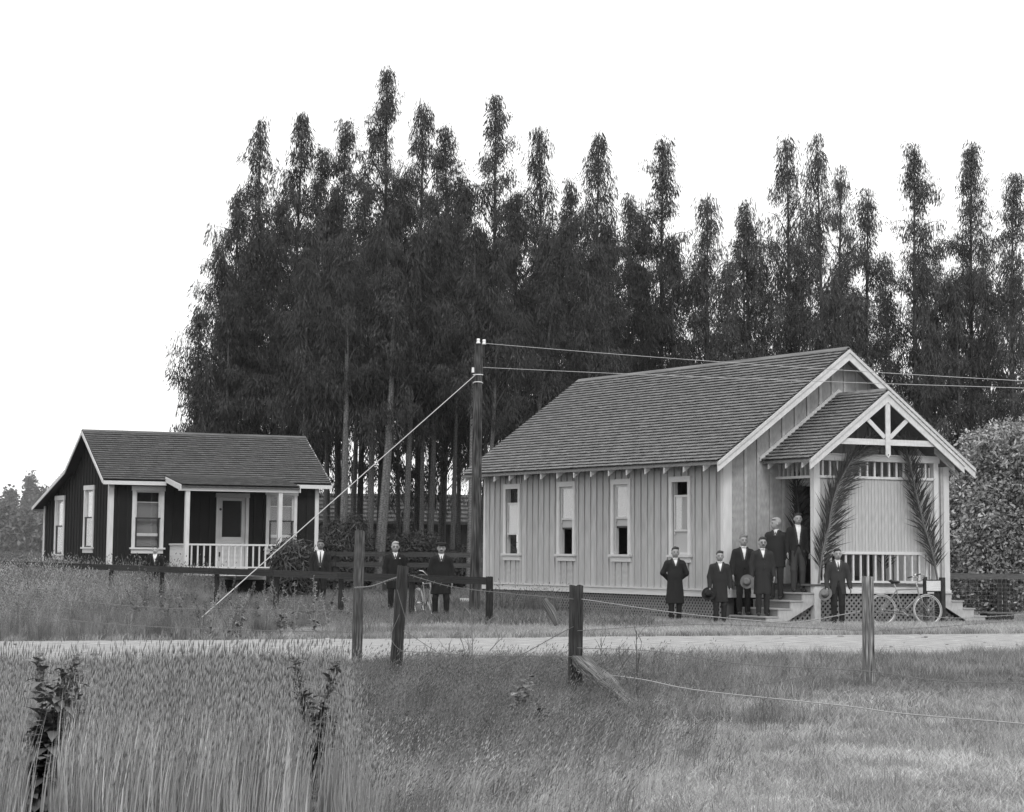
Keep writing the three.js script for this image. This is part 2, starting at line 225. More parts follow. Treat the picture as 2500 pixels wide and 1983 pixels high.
// --- porch
const PX0 = -0.13, PX1 = 3.21, PZ = 0;
{ const g = CH, B = (n, m, ...a) => box(g, n, m, ...a); let k = 0;
  for (let x = PX0 - 0.08; x < PX1 + 0.08; x += 0.105) B('floorboard', pick(M.oldwood, k++), x, Math.min(PX1 + 0.09, x + 0.101), 0.848, 0.885, HZF + 0.051, PZ + 0.1);
  B('skirt_board', M.trim, PX0 - 0.03, PX1 + 0.03, 0.685, 0.846, PZ + 0.03, PZ + 0.075);
  for (const x of [PX0, PX1 - 0.12]) { B('post', M.trim, x, x + (x < 0 ? 0.155 : 0.12), 0.886, 3.58, PZ - 0.09, PZ + 0.06); }
  B('ground_post', M.trim, PX0 - 0.015, PX0 + 0.14, 0, 0.845, PZ - 0.075, PZ + 0.085); B('ground_post', M.trim2, PX1 - 0.14, PX1, 0, 0.684, PZ - 0.12, PZ + 0.02);
  const xa = PX0 + 0.156, xb = PX1 - 0.121;
  B('bottom_rail', M.trim, xa, xb, 0.915, 0.963, PZ - 0.035, PZ + 0.035);
  for (let x = xa + 0.11; x < xb - 0.02; x += 0.197) B('baluster', M.trim, x - 0.02, x + 0.02, 0.9635, 1.538, PZ - 0.02, PZ + 0.02);
  B('handrail', M.trim, xa, xb, 1.539, 1.602, PZ - 0.045, PZ + 0.045);
  k = 0; for (let x = xa; x < xb - 0.01; x += 0.0875) { const x1 = Math.min(xb, x + 0.0815); B('panel_board', pick(M.siding, 3 + (k++ % 3)), x, x1, 1.603, 3.195, PZ - 0.012, PZ + 0.012); }
  B('panel_backing', M.riser, xa, xb, 1.604, 3.194, PZ - 0.03, PZ - 0.014);
  B('upper_rail', M.trim, xa, xb, 3.196, 3.25, PZ - 0.045, PZ + 0.045);
  for (let x = xa + 0.11; x < xb - 0.02; x += 0.197) B('spindle', M.trim, x - 0.02, x + 0.02, 3.2505, 3.579, PZ - 0.02, PZ + 0.02);
  B('entablature', M.trim, PX0 - 0.02, PX1 + 0.035, 3.5805, 3.705, PZ - 0.1, PZ + 0.07); B('cornice', M.trim2, PX0 - 0.1, PX1 + 0.3, 3.706, 3.735, PZ - 0.11, PZ + 0.1);
  // open sides
  for (const x of [PX0 + 0.01, PX1 - 0.07]) { B('side_rail', M.trim, x, x + 0.055, 3.19, 3.245, HZF + 0.02, PZ - 0.091); for (let z = HZF + 0.14; z < PZ - 0.12; z += 0.175) B('spindle', M.siding[1], x + 0.008, x + 0.048, 3.246, 3.579, z - 0.02, z + 0.02); B('side_plate', M.trim2, x, x + 0.06, 3.58, 3.705, HZF + 0.02, PZ - 0.101); }
  // roof
  const px0 = HXR - 2.06, px1 = HXR + 2.06, pr = 5.115, zf = PZ + 0.42;
  gableRoof(CH, M.shingle, px0, px1, HXR, pr, HZF + 0.066, zf, 100, 0, 41, p => camL(p, HZF), p => camL(p, 0));
  barge(CH, zf, px0, px1, HXR, pr, 0.2, 0.04);
  const PY = x => pr - Math.abs(x - HXR) * R75;
  for (const z of [HZF + 0.25, HZF + 0.95, HZF + 1.6]) for (const sx of [px0 + 0.02, px1 - 0.02]) { const xi = sx < HXR ? PX0 + 0.12 : PX1 - 0.12; tail(CH, sx, xi, PY, z, 0.13); }
  // truss ornament in the gable
  const zt = zf + 0.008; const tb = (n, pts, dz = 0) => poly(CH, n, M.trim, pts, 0.03, m => m.position.z = zt - 0.04 + dz), hb = 3.93, ht = 4.06, xi = y => (pr - 0.2 - y) / R75;
  tb('collar_beam', [[HXR - xi(hb), hb], [HXR + xi(hb), hb], [HXR + xi(ht), ht], [HXR - xi(ht), ht]]);
  tb('king_post', [[HXR - 0.062, 3.72], [HXR, 3.645], [HXR + 0.062, 3.72], [HXR + 0.062, 4.86], [HXR - 0.062, 4.86]], 0.034);
  for (const d of [-1, 1]) { const a = V3(HXR + d * 0.07, 4.1, zt - 0.01), b = V3(HXR + d * 0.57, 4.53, zt - 0.01); bar(CH, 'strut', M.trim, a, b, 0.026, 0.095, V3(-d * 0.65, 0.75, 0)); }
  mesh(CH, 'peg', new THREE.CylinderGeometry(0.013, 0.013, 0.012, 8).rotateX(Math.PI / 2), M.sashDark).position.set(HXR, 3.72, zt + 0.03);
  // trim where the porch roof meets the gable wall
  for (const d of [-1, 1]) poly(CH, 'flashing_board', M.trim2, [[HXR, pr + 0.06], [HXR, pr + 0.16], [HXR + d * 2.13, pr + 0.16 - 2.13 * R75], [HXR + d * 2.13, pr + 0.06 - 2.13 * R75]], 0.035, m => m.position.z = HZF + 0.025);
  // lattice below the floor
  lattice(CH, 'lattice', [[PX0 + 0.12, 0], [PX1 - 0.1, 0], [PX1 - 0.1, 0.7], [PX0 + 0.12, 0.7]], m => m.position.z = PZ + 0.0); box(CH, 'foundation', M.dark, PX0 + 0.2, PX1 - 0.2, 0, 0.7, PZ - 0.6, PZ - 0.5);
  // stairs on both sides
  for (const d of [-1, 1]) { const st = new THREE.Group(); st.name = 'stairs'; CH.add(st); const x0 = d < 0 ? PX0 + 0.06 : PX1 - 0.03, X = a => x0 + d * a, run = 0.31, top = [0.705, 0.535, 0.365, 0.195], zr = HZF + 0.08, zf2 = PZ - 0.02;
    for (let i = 0; i < 4; i++) { const y = top[i]; box(st, 'tread', M.step, X(0.05 + i * run), X(0.05 + (i + 1) * run + 0.03), y - 0.03, y, zr, zf2 + 0.085); box(st, 'riser', M.riser, X(0.05 + (i + 1) * run - 0.03), X(0.05 + (i + 1) * run - 0.005), y - 0.17 + 0.001, y - 0.031, zr + 0.01, zf2 + 0.02); }
    box(st, 'riser', M.riser, X(0.02), X(0.048), 0.71, 0.846, zr + 0.01, zf2 + 0.02);
    const prof = [[0.05, 0.674]]; for (let i = 0; i < 4; i++) { prof.push([0.05 + (i + 1) * run, top[i] - 0.031]); if (i < 3) prof.push([0.05 + (i + 1) * run, top[i + 1] - 0.031]); } prof.push([0.05 + 4 * run, 0], [0.93, 0], [0.05, 0.46]);
    for (const z of [zf2 + 0.021, zr - 0.03]) poly(st, 'stringer', M.siding[4], prof.map(([a, y]) => [X(a), y]), 0.045, m => m.position.z = z);
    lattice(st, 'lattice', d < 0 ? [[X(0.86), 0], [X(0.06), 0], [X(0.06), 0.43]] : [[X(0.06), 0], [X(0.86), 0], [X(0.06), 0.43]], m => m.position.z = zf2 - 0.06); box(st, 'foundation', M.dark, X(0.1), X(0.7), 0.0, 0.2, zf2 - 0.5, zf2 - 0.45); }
}
// ---------------------------------------------------------------- cottage (same local axes as the chapel)
const CO = thing('cottage', 'dark board and batten cottage with white trim and a small railed porch', 'building', V3(-9.891, 0, -78.26), YAW);
{
  const X0 = -2.02, X1 = 5.08, ZF = -1.6, ZB = -8.6, ZR = -3.62, YR = 5.27, ZK = -5.34, YK = 4.05, ZE = -1.28, YE = 3.66, ZL = -8.95, YL = 2.9, OX = 0.32;
  const topZ = z => z > ZR ? YR + (YE - YR) * (z - ZR) / (ZE - ZR) : z > ZK ? YR + (YK - YR) * (z - ZR) / (ZK - ZR) : YK + (YL - YK) * (z - ZK) / (ZL - ZK);
  const B = (n, m, ...a) => box(CO, n, m, ...a); const wallTopF = topZ(ZF) - 0.06;
  // roof deck and shingles on its three slopes
  const th = 0.05, prof = [[ZE, YE], [ZR, YR], [ZK, YK], [ZL, YL]], o = prof.map(([z, y]) => [-z, y]).concat(prof.map(([z, y]) => [-z, y - th]).reverse());
  const roof = poly(CO, 'roof', M.sashDark, o, X1 - X0 + 2 * OX, m => { m.rotation.y = Math.PI / 2; m.position.x = X0 - OX; });
  // roof local axes: x -> -Z(chapel), z -> X
  const L = X1 - X0 + 2 * OX, near = p => { const q = p.clone(); const w = V3(X0 - OX + q.z, q.y, -q.x).applyAxisAngle(V3(0, 1, 0), YAW).add(CO.position); return w.length(); };
  const slope = (za, ya, zb, yb, seed, keep, front) => { const up = V3(-(zb - za), yb - ya, 0), H = up.length(); up.normalize(); const nrm = front ? V3(-up.y, up.x, 0) : V3(up.y, -up.x, 0);
    if (front) shingles(roof, M.cshingle, V3(-za, ya, 0), V3(0, 0, 1), up, nrm, L, H, 0.125, seed, near, keep); else shingles(roof, M.cshingle, V3(-za, ya, L), V3(0, 0, -1), up, nrm, L, H, 0.135, seed, near, keep); };
  slope(ZE, YE, ZR, YR, 61, 300, true); slope(ZK, YK, ZR, YR, 62, 0, false); slope(ZL, YL, ZK, YK, 63, 0, false);
  for (const d of [-1, 1]) { const m = mesh(roof, 'ridge_board', UB, M.cshingle[5]); m.scale.set(0.14, 0.02, L + 0.02); m.rotation.z = d * -0.62; m.position.set(-ZR + d * 0.055, YR + 0.02 + (d > 0 ? 0 : 0.004), L / 2); }
  // gable wall boards (left side) and rake trim
  let k = 0; const P = 0.305, WS = [[-4.16, -3.11, 1.58, 3.52], [-7.33, -6.27, 1.35, 3.24]];
  for (let z = ZF; z > ZB + 0.01; z -= P) { const a = Math.max(ZB, z - P), b = z; k++;
    const put = (z0, z1, y0, y1f) => { if (z1 - z0 < 0.015) return; const e = 0.006, pts = [[-(z1 - e), y0], [-(z0 + e), y0], [-(z0 + e), y1f(z0 + e)]]; for (const zz of [ZK, ZR]) if (zz > z0 + e && zz < z1 - e && y1f !== flat) pts.push([-zz, y1f(zz)]); pts.push([-(z1 - e), y1f(z1 - e)]);
      poly(CO, 'board', pick(M.cottage, k * 3 + 1), pts, 0.025, m => { m.rotation.y = Math.PI / 2; m.position.x = X0; }); };
    let flat = null; const top = z2 => topZ(z2) - 0.055, w = WS.find(w => a < w[1] - 0.1 && b > w[0] + 0.1);
    if (!w) put(a, b, 0.6, top); else { const c = Math.max(a, w[0] + 0.1), d = Math.min(b, w[1] - 0.1); put(a, c, 0.6, top); put(d, b, 0.6, top); put(c, d, w[3] - 0.1, top); const lo = w[2]; flat = () => lo; put(c, d, 0.6, flat); flat = null; }
    const zb = a, cw = WS.find(w => zb > w[0] - 0.07 && zb < w[1] + 0.02); if (a > ZB + 0.05) { const bt = (y0, y1) => B('batten', pick(M.cbatten, k), X0 - 0.022, X0 - 0.0005, y0, y1, zb, zb + 0.06); if (cw) { bt(0.77, cw[2] - 0.2); bt(cw[3] + 0.02, Math.min(top(zb), top(zb + 0.06)) - 0.01); } else bt(0.77, Math.min(top(zb), top(zb + 0.06)) - 0.01); } }
  for (const [za, ya, zb, yb] of [[ZE, YE, ZR, YR], [ZR, YR, ZK, YK], [ZK, YK, ZL, YL]]) for (const x of [X0 - OX - 0.03, X1 + OX]) poly(CO, 'rake_board', M.trim, [[-za, ya + 0.015], [-zb, yb + 0.015], [-zb, yb - 0.1], [-za, ya - 0.1]], 0.029, m => { m.rotation.y = Math.PI / 2; m.position.x = x; });
  B('rear_fascia', M.trim2, X0 - OX, X1 + OX, YL - 0.12, YL - 0.01, ZL - 0.03, ZL - 0.001); B('rear_wall', M.cottage[1], X0 + 0.03, X1 - 0.03, 0.6, topZ(ZB) - 0.06, ZB, ZB + 0.05); B('end_wall', M.cottage[2], X1 - 0.05, X1, 0.6, 2.9, ZB, ZF);
  poly(CO, 'end_wall', M.cottage[2], [[-ZF, 2.9], [-ZB, 2.9], [-ZB, topZ(ZB) - 0.06], [-ZK, YK - 0.06], [-ZR, YR - 0.06], [-ZF, wallTopF]], 0.05, m => { m.rotation.y = Math.PI / 2; m.position.x = X1 - 0.05; });
  // front wall boards
  const FW = [[-1.24, -0.25, 1.58, 3.38], [3.3, 4.27, 1.58, 3.32], [1.64, 2.55, 0.9, 3.2]]; k = 0;
  for (let x = X0; x < X1 - 0.02; x += P) { const a = x, b = Math.min(X1, x + P); k++; const put = (x0, x1, y0, y1) => { if (x1 - x0 > 0.015) box(CO, 'board', pick(M.cottage, k * 3), x0 + 0.006, x1 - 0.006, y0, y1, ZF - 0.025, ZF); };
    const w = FW.find(w => a < w[1] && b > w[0]); if (!w) put(a, b, 0.6, wallTopF); else { const c = Math.max(a, w[0]), d = Math.min(b, w[1]); put(a, c, 0.6, wallTopF); put(d, b, 0.6, wallTopF); put(c, d, w[3], wallTopF); if (w[2] > 1) put(c, d, 0.6, w[2]); }
    const cw = FW.find(w => b > w[0] - 0.15 && b - 0.06 < w[1] + 0.15); if (b < X1 - 0.05) { const bt = (y0, y1) => B('batten', pick(M.cbatten, k), b - 0.03, b + 0.03, y0, y1, ZF + 0.0005, ZF + 0.022); if (cw) { if (cw[2] > 1) bt(0.77, 1.39); } else bt(0.77, wallTopF - 0.03); } }
  // dim rooms behind the glass
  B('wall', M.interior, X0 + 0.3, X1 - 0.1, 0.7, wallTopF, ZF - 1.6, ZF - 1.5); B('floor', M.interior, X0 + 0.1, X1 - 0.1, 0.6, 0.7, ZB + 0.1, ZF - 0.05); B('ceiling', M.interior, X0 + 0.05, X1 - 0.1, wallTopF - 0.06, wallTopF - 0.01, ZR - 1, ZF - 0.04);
  for (const [x, w] of [[X0 - 0.03, 0.17], [X1 - 0.13, 0.13]]) B('corner_board', M.trim, x, x + w, 0.6, wallTopF, ZF + 0.001, ZF + 0.03);
  B('corner_board', M.trim, X0 - 0.03, X0 - 0.001, 0.6, wallTopF, ZF - 0.08, ZF); B('corner_board', M.trim, X0 - 0.03, X0 - 0.001, 0.6, topZ(ZB) - 0.06, ZB - 0.02, ZB + 0.1);
  B('water_table', M.trim2, X0 - 0.04, X0 - 0.001, 0.59, 0.76, ZB - 0.02, ZF + 0.04); B('water_table', M.trim2, X0 - 0.04, X1 + 0.03, 0.59, 0.76, ZF + 0.031, ZF + 0.06);
  for (let z = ZF - 0.1; z > ZB; z -= 1.4) { B('pier', M.oldwood[0], X0 + 0.05, X0 + 0.2, 0, 0.6, z - 0.15, z); } for (let x = X0 + 0.1; x < X1; x += 1.4) B('pier', M.oldwood[1], x, x + 0.15, 0, 0.6, ZF - 0.2, ZF - 0.05);
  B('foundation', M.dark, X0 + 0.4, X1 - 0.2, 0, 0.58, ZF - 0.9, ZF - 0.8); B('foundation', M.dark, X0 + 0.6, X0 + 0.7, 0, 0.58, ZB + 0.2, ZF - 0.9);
  // eave fascia left and right of the porch roof
  B('fascia', M.trim, X0 - OX, -0.27, YE - 0.13, YE - 0.012, ZE + 0.001, ZE + 0.03); B('fascia', M.trim, 3.7, X1 + OX, YE - 0.13, YE - 0.012, ZE + 0.001, ZE + 0.03); B('soffit', M.cottage[0], X0 - OX, X1 + OX, YE - 0.1, YE - 0.08, ZF + 0.031, ZE);
  // windows
  function win(cx, w, y0, y1, side, light) { const g = new THREE.Group(); g.name = 'window'; CO.add(g); if (side) { g.position.set(X0, 0, cx); g.rotation.y = -Math.PI / 2; } else g.position.set(cx, 0, ZF);
    const b = (n, m, x0, x1, ya, yb, z0, z1, par = g) => box(par, n, m, x0, x1, ya, yb, z0, z1), h = w / 2, my = y0 + (y1 - y0) * 0.53, cs = 0.105, T = M.trim;
    b('head_casing', T, -h - cs - 0.03, h + cs + 0.03, y1, y1 + 0.15, 0.001, 0.045); for (const d of [-1, 1]) b('casing', T, d * h, d * (h + cs), y0, y1 - 0.0005, 0.001, 0.036);
    b('sill', T, -h - cs - 0.06, h + cs + 0.06, y0 - 0.055, y0 - 0.0005, -0.02, 0.085); b('apron', T, -h - cs, h + cs, y0 - 0.185, y0 - 0.056, 0.001, 0.034);
    for (const d of [-1, 1]) b('jamb', T, d * (h - 0.02), d * h, y0, y1, -0.12, 0);
    const up = new THREE.Group(); up.name = 'sash'; g.add(up); const q = h - 0.021; b('rail', M.trim2, -q, q, y1 - 0.05, y1, -0.05, -0.02, up); for (const d of [-1, 1]) b('stile', light ? M.trim2 : M.trim2, d * (q - 0.04), d * q, my, y1 - 0.051, -0.05, -0.02, up); b('pane', M.glass, -q + 0.041, q - 0.041, my, y1 - 0.051, -0.037, -0.033, up); b('meeting_rail', M.sashDark, -q - 0.03, q + 0.03, my - 0.045, my - 0.001, -0.06, 0.02, up);
    const sc = new THREE.Group(); sc.name = 'screen'; g.add(sc); for (const d of [-1, 1]) b('stile', M.sashDark, d * (q - 0.05), d * q, y0 + 0.041, my - 0.046, -0.03, 0.012, sc); b('rail', M.sashDark, -q, q, y0, y0 + 0.04, -0.03, 0.012, sc); b('pane', M.glass, -q + 0.051, q - 0.051, y0 + 0.041, my - 0.046, -0.015, -0.011, sc);
    if (!light) { b('lower_rail', M.trim2, -q + 0.051, q - 0.051, y0 + 0.36, y0 + 0.45, -0.05, -0.03, sc); b('muntin', M.trim2, -q + 0.041, q - 0.041, y1 - 0.37, y1 - 0.345, -0.06, -0.051, up);
      b('curtain', M.curtain, -q + 0.02, q - 0.02, y0 + 0.02, y1 - 0.38, -0.17, -0.16); }
    else { b('blind', M.curtain, -q + 0.02, q - 0.02, y0, my, -0.075, -0.068); b('blind', M.trim2, -q + 0.002, q - 0.002, my + 0.001, y1 - 0.002, -0.068, -0.06); } }
  win(-0.745, 0.74 + 0.1, 1.58, 3.36, false); win(3.785, 0.86, 1.58, 3.3, false); win(-3.635, 0.82, 1.58, 3.4, true, true); win(-6.8, 0.82, 1.35, 3.12, true, true);
  // door
  { const d = new THREE.Group(); d.name = 'door'; CO.add(d); const b = (n, m, ...a) => box(d, n, m, ...a), z = ZF, x0 = 1.64, x1 = 2.55;
    for (const [a, c] of [[x0 - 0.1, x0], [x1, x1 + 0.1]]) b('casing', M.trim2, a, c, 0.89, 3.2, z + 0.001, z + 0.036); b('head_casing', M.trim2, x0 - 0.12, x1 + 0.12, 3.201, 3.34, z + 0.001, z + 0.042);
    b('stile', M.trim2, x0, x0 + 0.12, 0.9, 3.199, z - 0.06, z - 0.02); b('stile', M.trim2, x1 - 0.12, x1, 0.9, 3.199, z - 0.06, z - 0.02); b('top_rail', M.trim2, x0 + 0.121, x1 - 0.121, 3.1, 3.199, z - 0.06, z - 0.02); b('lock_rail', M.trim2, x0 + 0.121, x1 - 0.121, 1.74, 1.94, z - 0.06, z - 0.02); b('lower_panel', M.trim2, x0 + 0.121, x1 - 0.121, 0.9, 1.739, z - 0.05, z - 0.03);
    b('moulding', M.trim, x0 + 0.16, x1 - 0.16, 1.69, 1.72, z - 0.03, z - 0.022); for (const xx of [x0 + 0.16, (x0 + x1) / 2 - 0.015, x1 - 0.19]) b('moulding', M.trim, xx, xx + 0.03, 0.98, 1.689, z - 0.03, z - 0.022);
    b('pane', M.glass, x0 + 0.121, x1 - 0.121, 1.941, 3.099, z - 0.044, z - 0.04); b('screen', M.dark, x0 + 0.121, x1 - 0.121, 1.941, 3.099, z - 0.075, z - 0.07); b('handle', M.sashDark, x0 + 0.03, x0 + 0.07, 1.32, 1.46, z - 0.019, z + 0.02); mesh(d, 'bell', new THREE.CylinderGeometry(0.04, 0.04, 0.03, 12).rotateX(Math.PI / 2), M.sashDark).position.set(x0 + 0.05, 2.82, z - 0.005); }
  // porch
  const a0 = -0.07, a1 = 3.16; k = 0;
  for (let x = a0 - 0.06; x < a1 + 0.05; x += 0.105) B('floorboard', pick(M.oldwood, k++), x, Math.min(a1 + 0.06, x + 0.101), 0.885, 0.92, ZF + 0.061, 0.1);
  B('skirt_board', M.trim, a0 - 0.03, a1 + 0.02, 0.72, 0.884, 0.02, 0.06);
  for (const x of [a0, a1 - 0.13]) { B('post', M.trim, x, x + 0.13, 0.921, 3.35, -0.08, 0.05); B('ground_post', M.trim, x, x + 0.13, 0, 0.719, -0.08, 0.05); }
  B('handrail', M.trim, a0 + 0.131, a1 - 0.131, 1.66, 1.715, -0.05, 0.03); B('bottom_rail', M.trim, a0 + 0.131, a1 - 0.131, 0.965, 1.01, -0.04, 0.02); for (let x = a0 + 0.24; x < a1 - 0.15; x += 0.205) B('baluster', M.trim, x - 0.022, x + 0.022, 1.0105, 1.6595, -0.03, 0.012);
  for (const x of [a0 + 0.03]) { B('handrail', M.trim, x, x + 0.08, 1.66, 1.715, ZF + 0.06, -0.081); k = 0; for (let z = ZF + 0.1; z < -0.1; z += 0.1) B('baluster', M.trim, x + 0.02, x + 0.06, 0.93, 1.659, z, z + 0.045); }
  B('beam', M.trim, -0.27, 3.7, 3.351, 3.46, -0.13, -0.09 + 0.17);
  const pr = poly(CO, 'porch_roof', M.cshingle[0], [[-0.16, 3.462], [1.42, 3.75], [1.42, 3.79], [-0.16, 3.5]], 3.97, m => { m.rotation.y = Math.PI / 2; m.position.x = -0.27; });
  { const up = V3(1.58, 0.29, 0).normalize(); shingles(pr, M.cshingle, V3(-0.18, 3.497, 0), V3(0, 0, 1), up, V3(-up.y, up.x, 0), 3.97, 1.6, 0.13, 71, p => p.x, 0); }
  for (const x of [-0.3, 3.701]) poly(CO, 'rake_board', M.trim, [[-0.16, 3.53], [-0.16, 3.352], [1.3, 3.64], [1.3, 3.8]], 0.029, m => { m.rotation.y = Math.PI / 2; m.position.x = x; });
  // steps to the right
  const st = new THREE.Group(); st.name = 'stairs'; CO.add(st); const X = a => a1 + a;
  for (let i = 0; i < 4; i++) { const y = 0.74 - i * 0.175; box(st, 'tread', M.trim2, X(i * 0.28), X((i + 1) * 0.28 + 0.03), y - 0.035, y, -1.2, 0.06); box(st, 'riser', M.trim2, X((i + 1) * 0.28 - 0.03), X((i + 1) * 0.28 - 0.005), y - 0.174, y - 0.036, -1.18, 0.02); }
  const pf = [[0, 0.704]]; for (let i = 0; i < 4; i++) { pf.push([(i + 1) * 0.28, 0.704 - i * 0.175]); if (i < 3) pf.push([(i + 1) * 0.28, 0.704 - (i + 1) * 0.175]); } pf.push([1.12, 0], [0.85, 0], [0, 0.5]);
  for (const z of [0.021, -1.25]) poly(st, 'stringer', M.trim, pf.map(([a, y]) => [X(a), y]), 0.04, m => m.position.z = z);
}
// ---------------------------------------------------------------- eucalyptus grove
function leafSpray(seed, n, len, wid, spread, drop) { // a hanging bunch of narrow leaves
  const r = rng(seed), pos = [], idx = [], nor = [];
  for (let i = 0; i < n; i++) { const a = r() * 6.283, q = Math.sqrt(r()) * spread, bx = Math.cos(a) * q, bz = Math.sin(a) * q, by = -r() * drop + 0.1, l = len * (0.7 + 0.6 * r()), w = wid * (0.7 + 0.6 * r());
    const t = r() * 6.283, out = 0.12 + 0.5 * r(), dx = Math.cos(a) * out, dz = Math.sin(a) * out, dy = -1, m = Math.hypot(dx, dy, dz); const d = V3(dx / m, dy / m, dz / m), s = V3(Math.cos(t), 0, Math.sin(t)).cross(d).normalize(), c = V3(bx, by, bz), k = pos.length / 3;
    const mid = c.clone().addScaledVector(d, l * 0.45).addScaledVector(s, w * 0.4), tip = c.clone().addScaledVector(d, l);
    for (const p of [c, mid.clone().addScaledVector(s, w / 2), mid.clone().addScaledVector(s, -w / 2), tip]) { pos.push(p.x, p.y, p.z); }
    idx.push(k, k + 1, k + 2, k + 1, k + 3, k + 2); }
  const g = new THREE.BufferGeometry(); g.setAttribute('position', new THREE.Float32BufferAttribute(pos, 3)); g.setIndex(idx); g.computeVertexNormals(); return g;
}
const SPRAY = [leafSpray(5, 34, 0.175, 0.028, 0.2, 0.42), leafSpray(6, 34, 0.165, 0.028, 0.22, 0.4), leafSpray(7, 30, 0.18, 0.026, 0.18, 0.5)];
const leafMat = new THREE.MeshPhysicalMaterial({ color: 0xffffff, roughness: 0.7, specularIntensity: 0.45, side: THREE.DoubleSide });
const barkTex = gtex(64, 512, (i, j) => 0.78 + 0.25 * noise.noise(i * 0.12, j * 0.02, 31) + 0.2 * noise.noise(i * 0.4, j * 0.03, 33) + 0.2 * noise.noise(i * 0.05, j * 0.012, 35), 2, 6);
const barkMats = [0.085, 0.11, 0.15, 0.2].map(v => G(v, 0.9, { map: barkTex }));
function limb(pts, radii, n = 7) { // tapered tube through points
  const c = new THREE.CatmullRomCurve3(pts), seg = (pts.length - 1) * 3, pos = [], uv = [], idx = [], L = c.getLength();
  for (let i = 0; i <= seg; i++) { const t = i / seg, p = c.getPoint(t), d = c.getTangent(t), x = Math.abs(d.y) > 0.9 ? V3(1, 0, 0) : V3(0, 1, 0), a = x.cross(d).normalize(), b = d.clone().cross(a), f = t * (radii.length - 1), k = Math.min(radii.length - 2, Math.floor(f)), r = radii[k] + (radii[k + 1] - radii[k]) * (f - k);
    for (let j = 0; j <= n; j++) { const q = j / n * 6.2832, rr = r * (1 + 0.06 * Math.sin(q * 3 + t * 9)); pos.push(p.x + rr * (a.x * Math.cos(q) + b.x * Math.sin(q)), p.y + rr * (a.y * Math.cos(q) + b.y * Math.sin(q)), p.z + rr * (a.z * Math.cos(q) + b.z * Math.sin(q))); uv.push(j / n, t * L / 3); } }
  for (let i = 0; i < seg; i++) for (let j = 0; j < n; j++) { const k = i * (n + 1) + j; idx.push(k, k + 1, k + n + 1, k + 1, k + n + 2, k + n + 1); }
  const g = new THREE.BufferGeometry(); g.setAttribute('position', new THREE.Float32BufferAttribute(pos, 3)); g.setAttribute('uv', new THREE.Float32BufferAttribute(uv, 2)); g.setIndex(idx); g.computeVertexNormals(); return g;
}
function pix(px, py, depth) { // a point of the place: direction of photo pixel (2500 wide) at a given distance ahead
  const f = 6090.5, x = (px - 1238) / f, y = -(py - 574) / f, cr = Math.cos(-0.00907), sr = Math.sin(-0.00907), a = cr * x + sr * y, b = -sr * x + cr * y, cp = Math.cos(0.1273), sp = Math.sin(0.1273), Y = cp * b + sp, Z = -sp * b + cp; const t = depth / Z; return V3(a * t, 1.47 + Y * t, -depth);
}
const eucGroup = 'eucalyptus trees of the grove behind the two buildings';
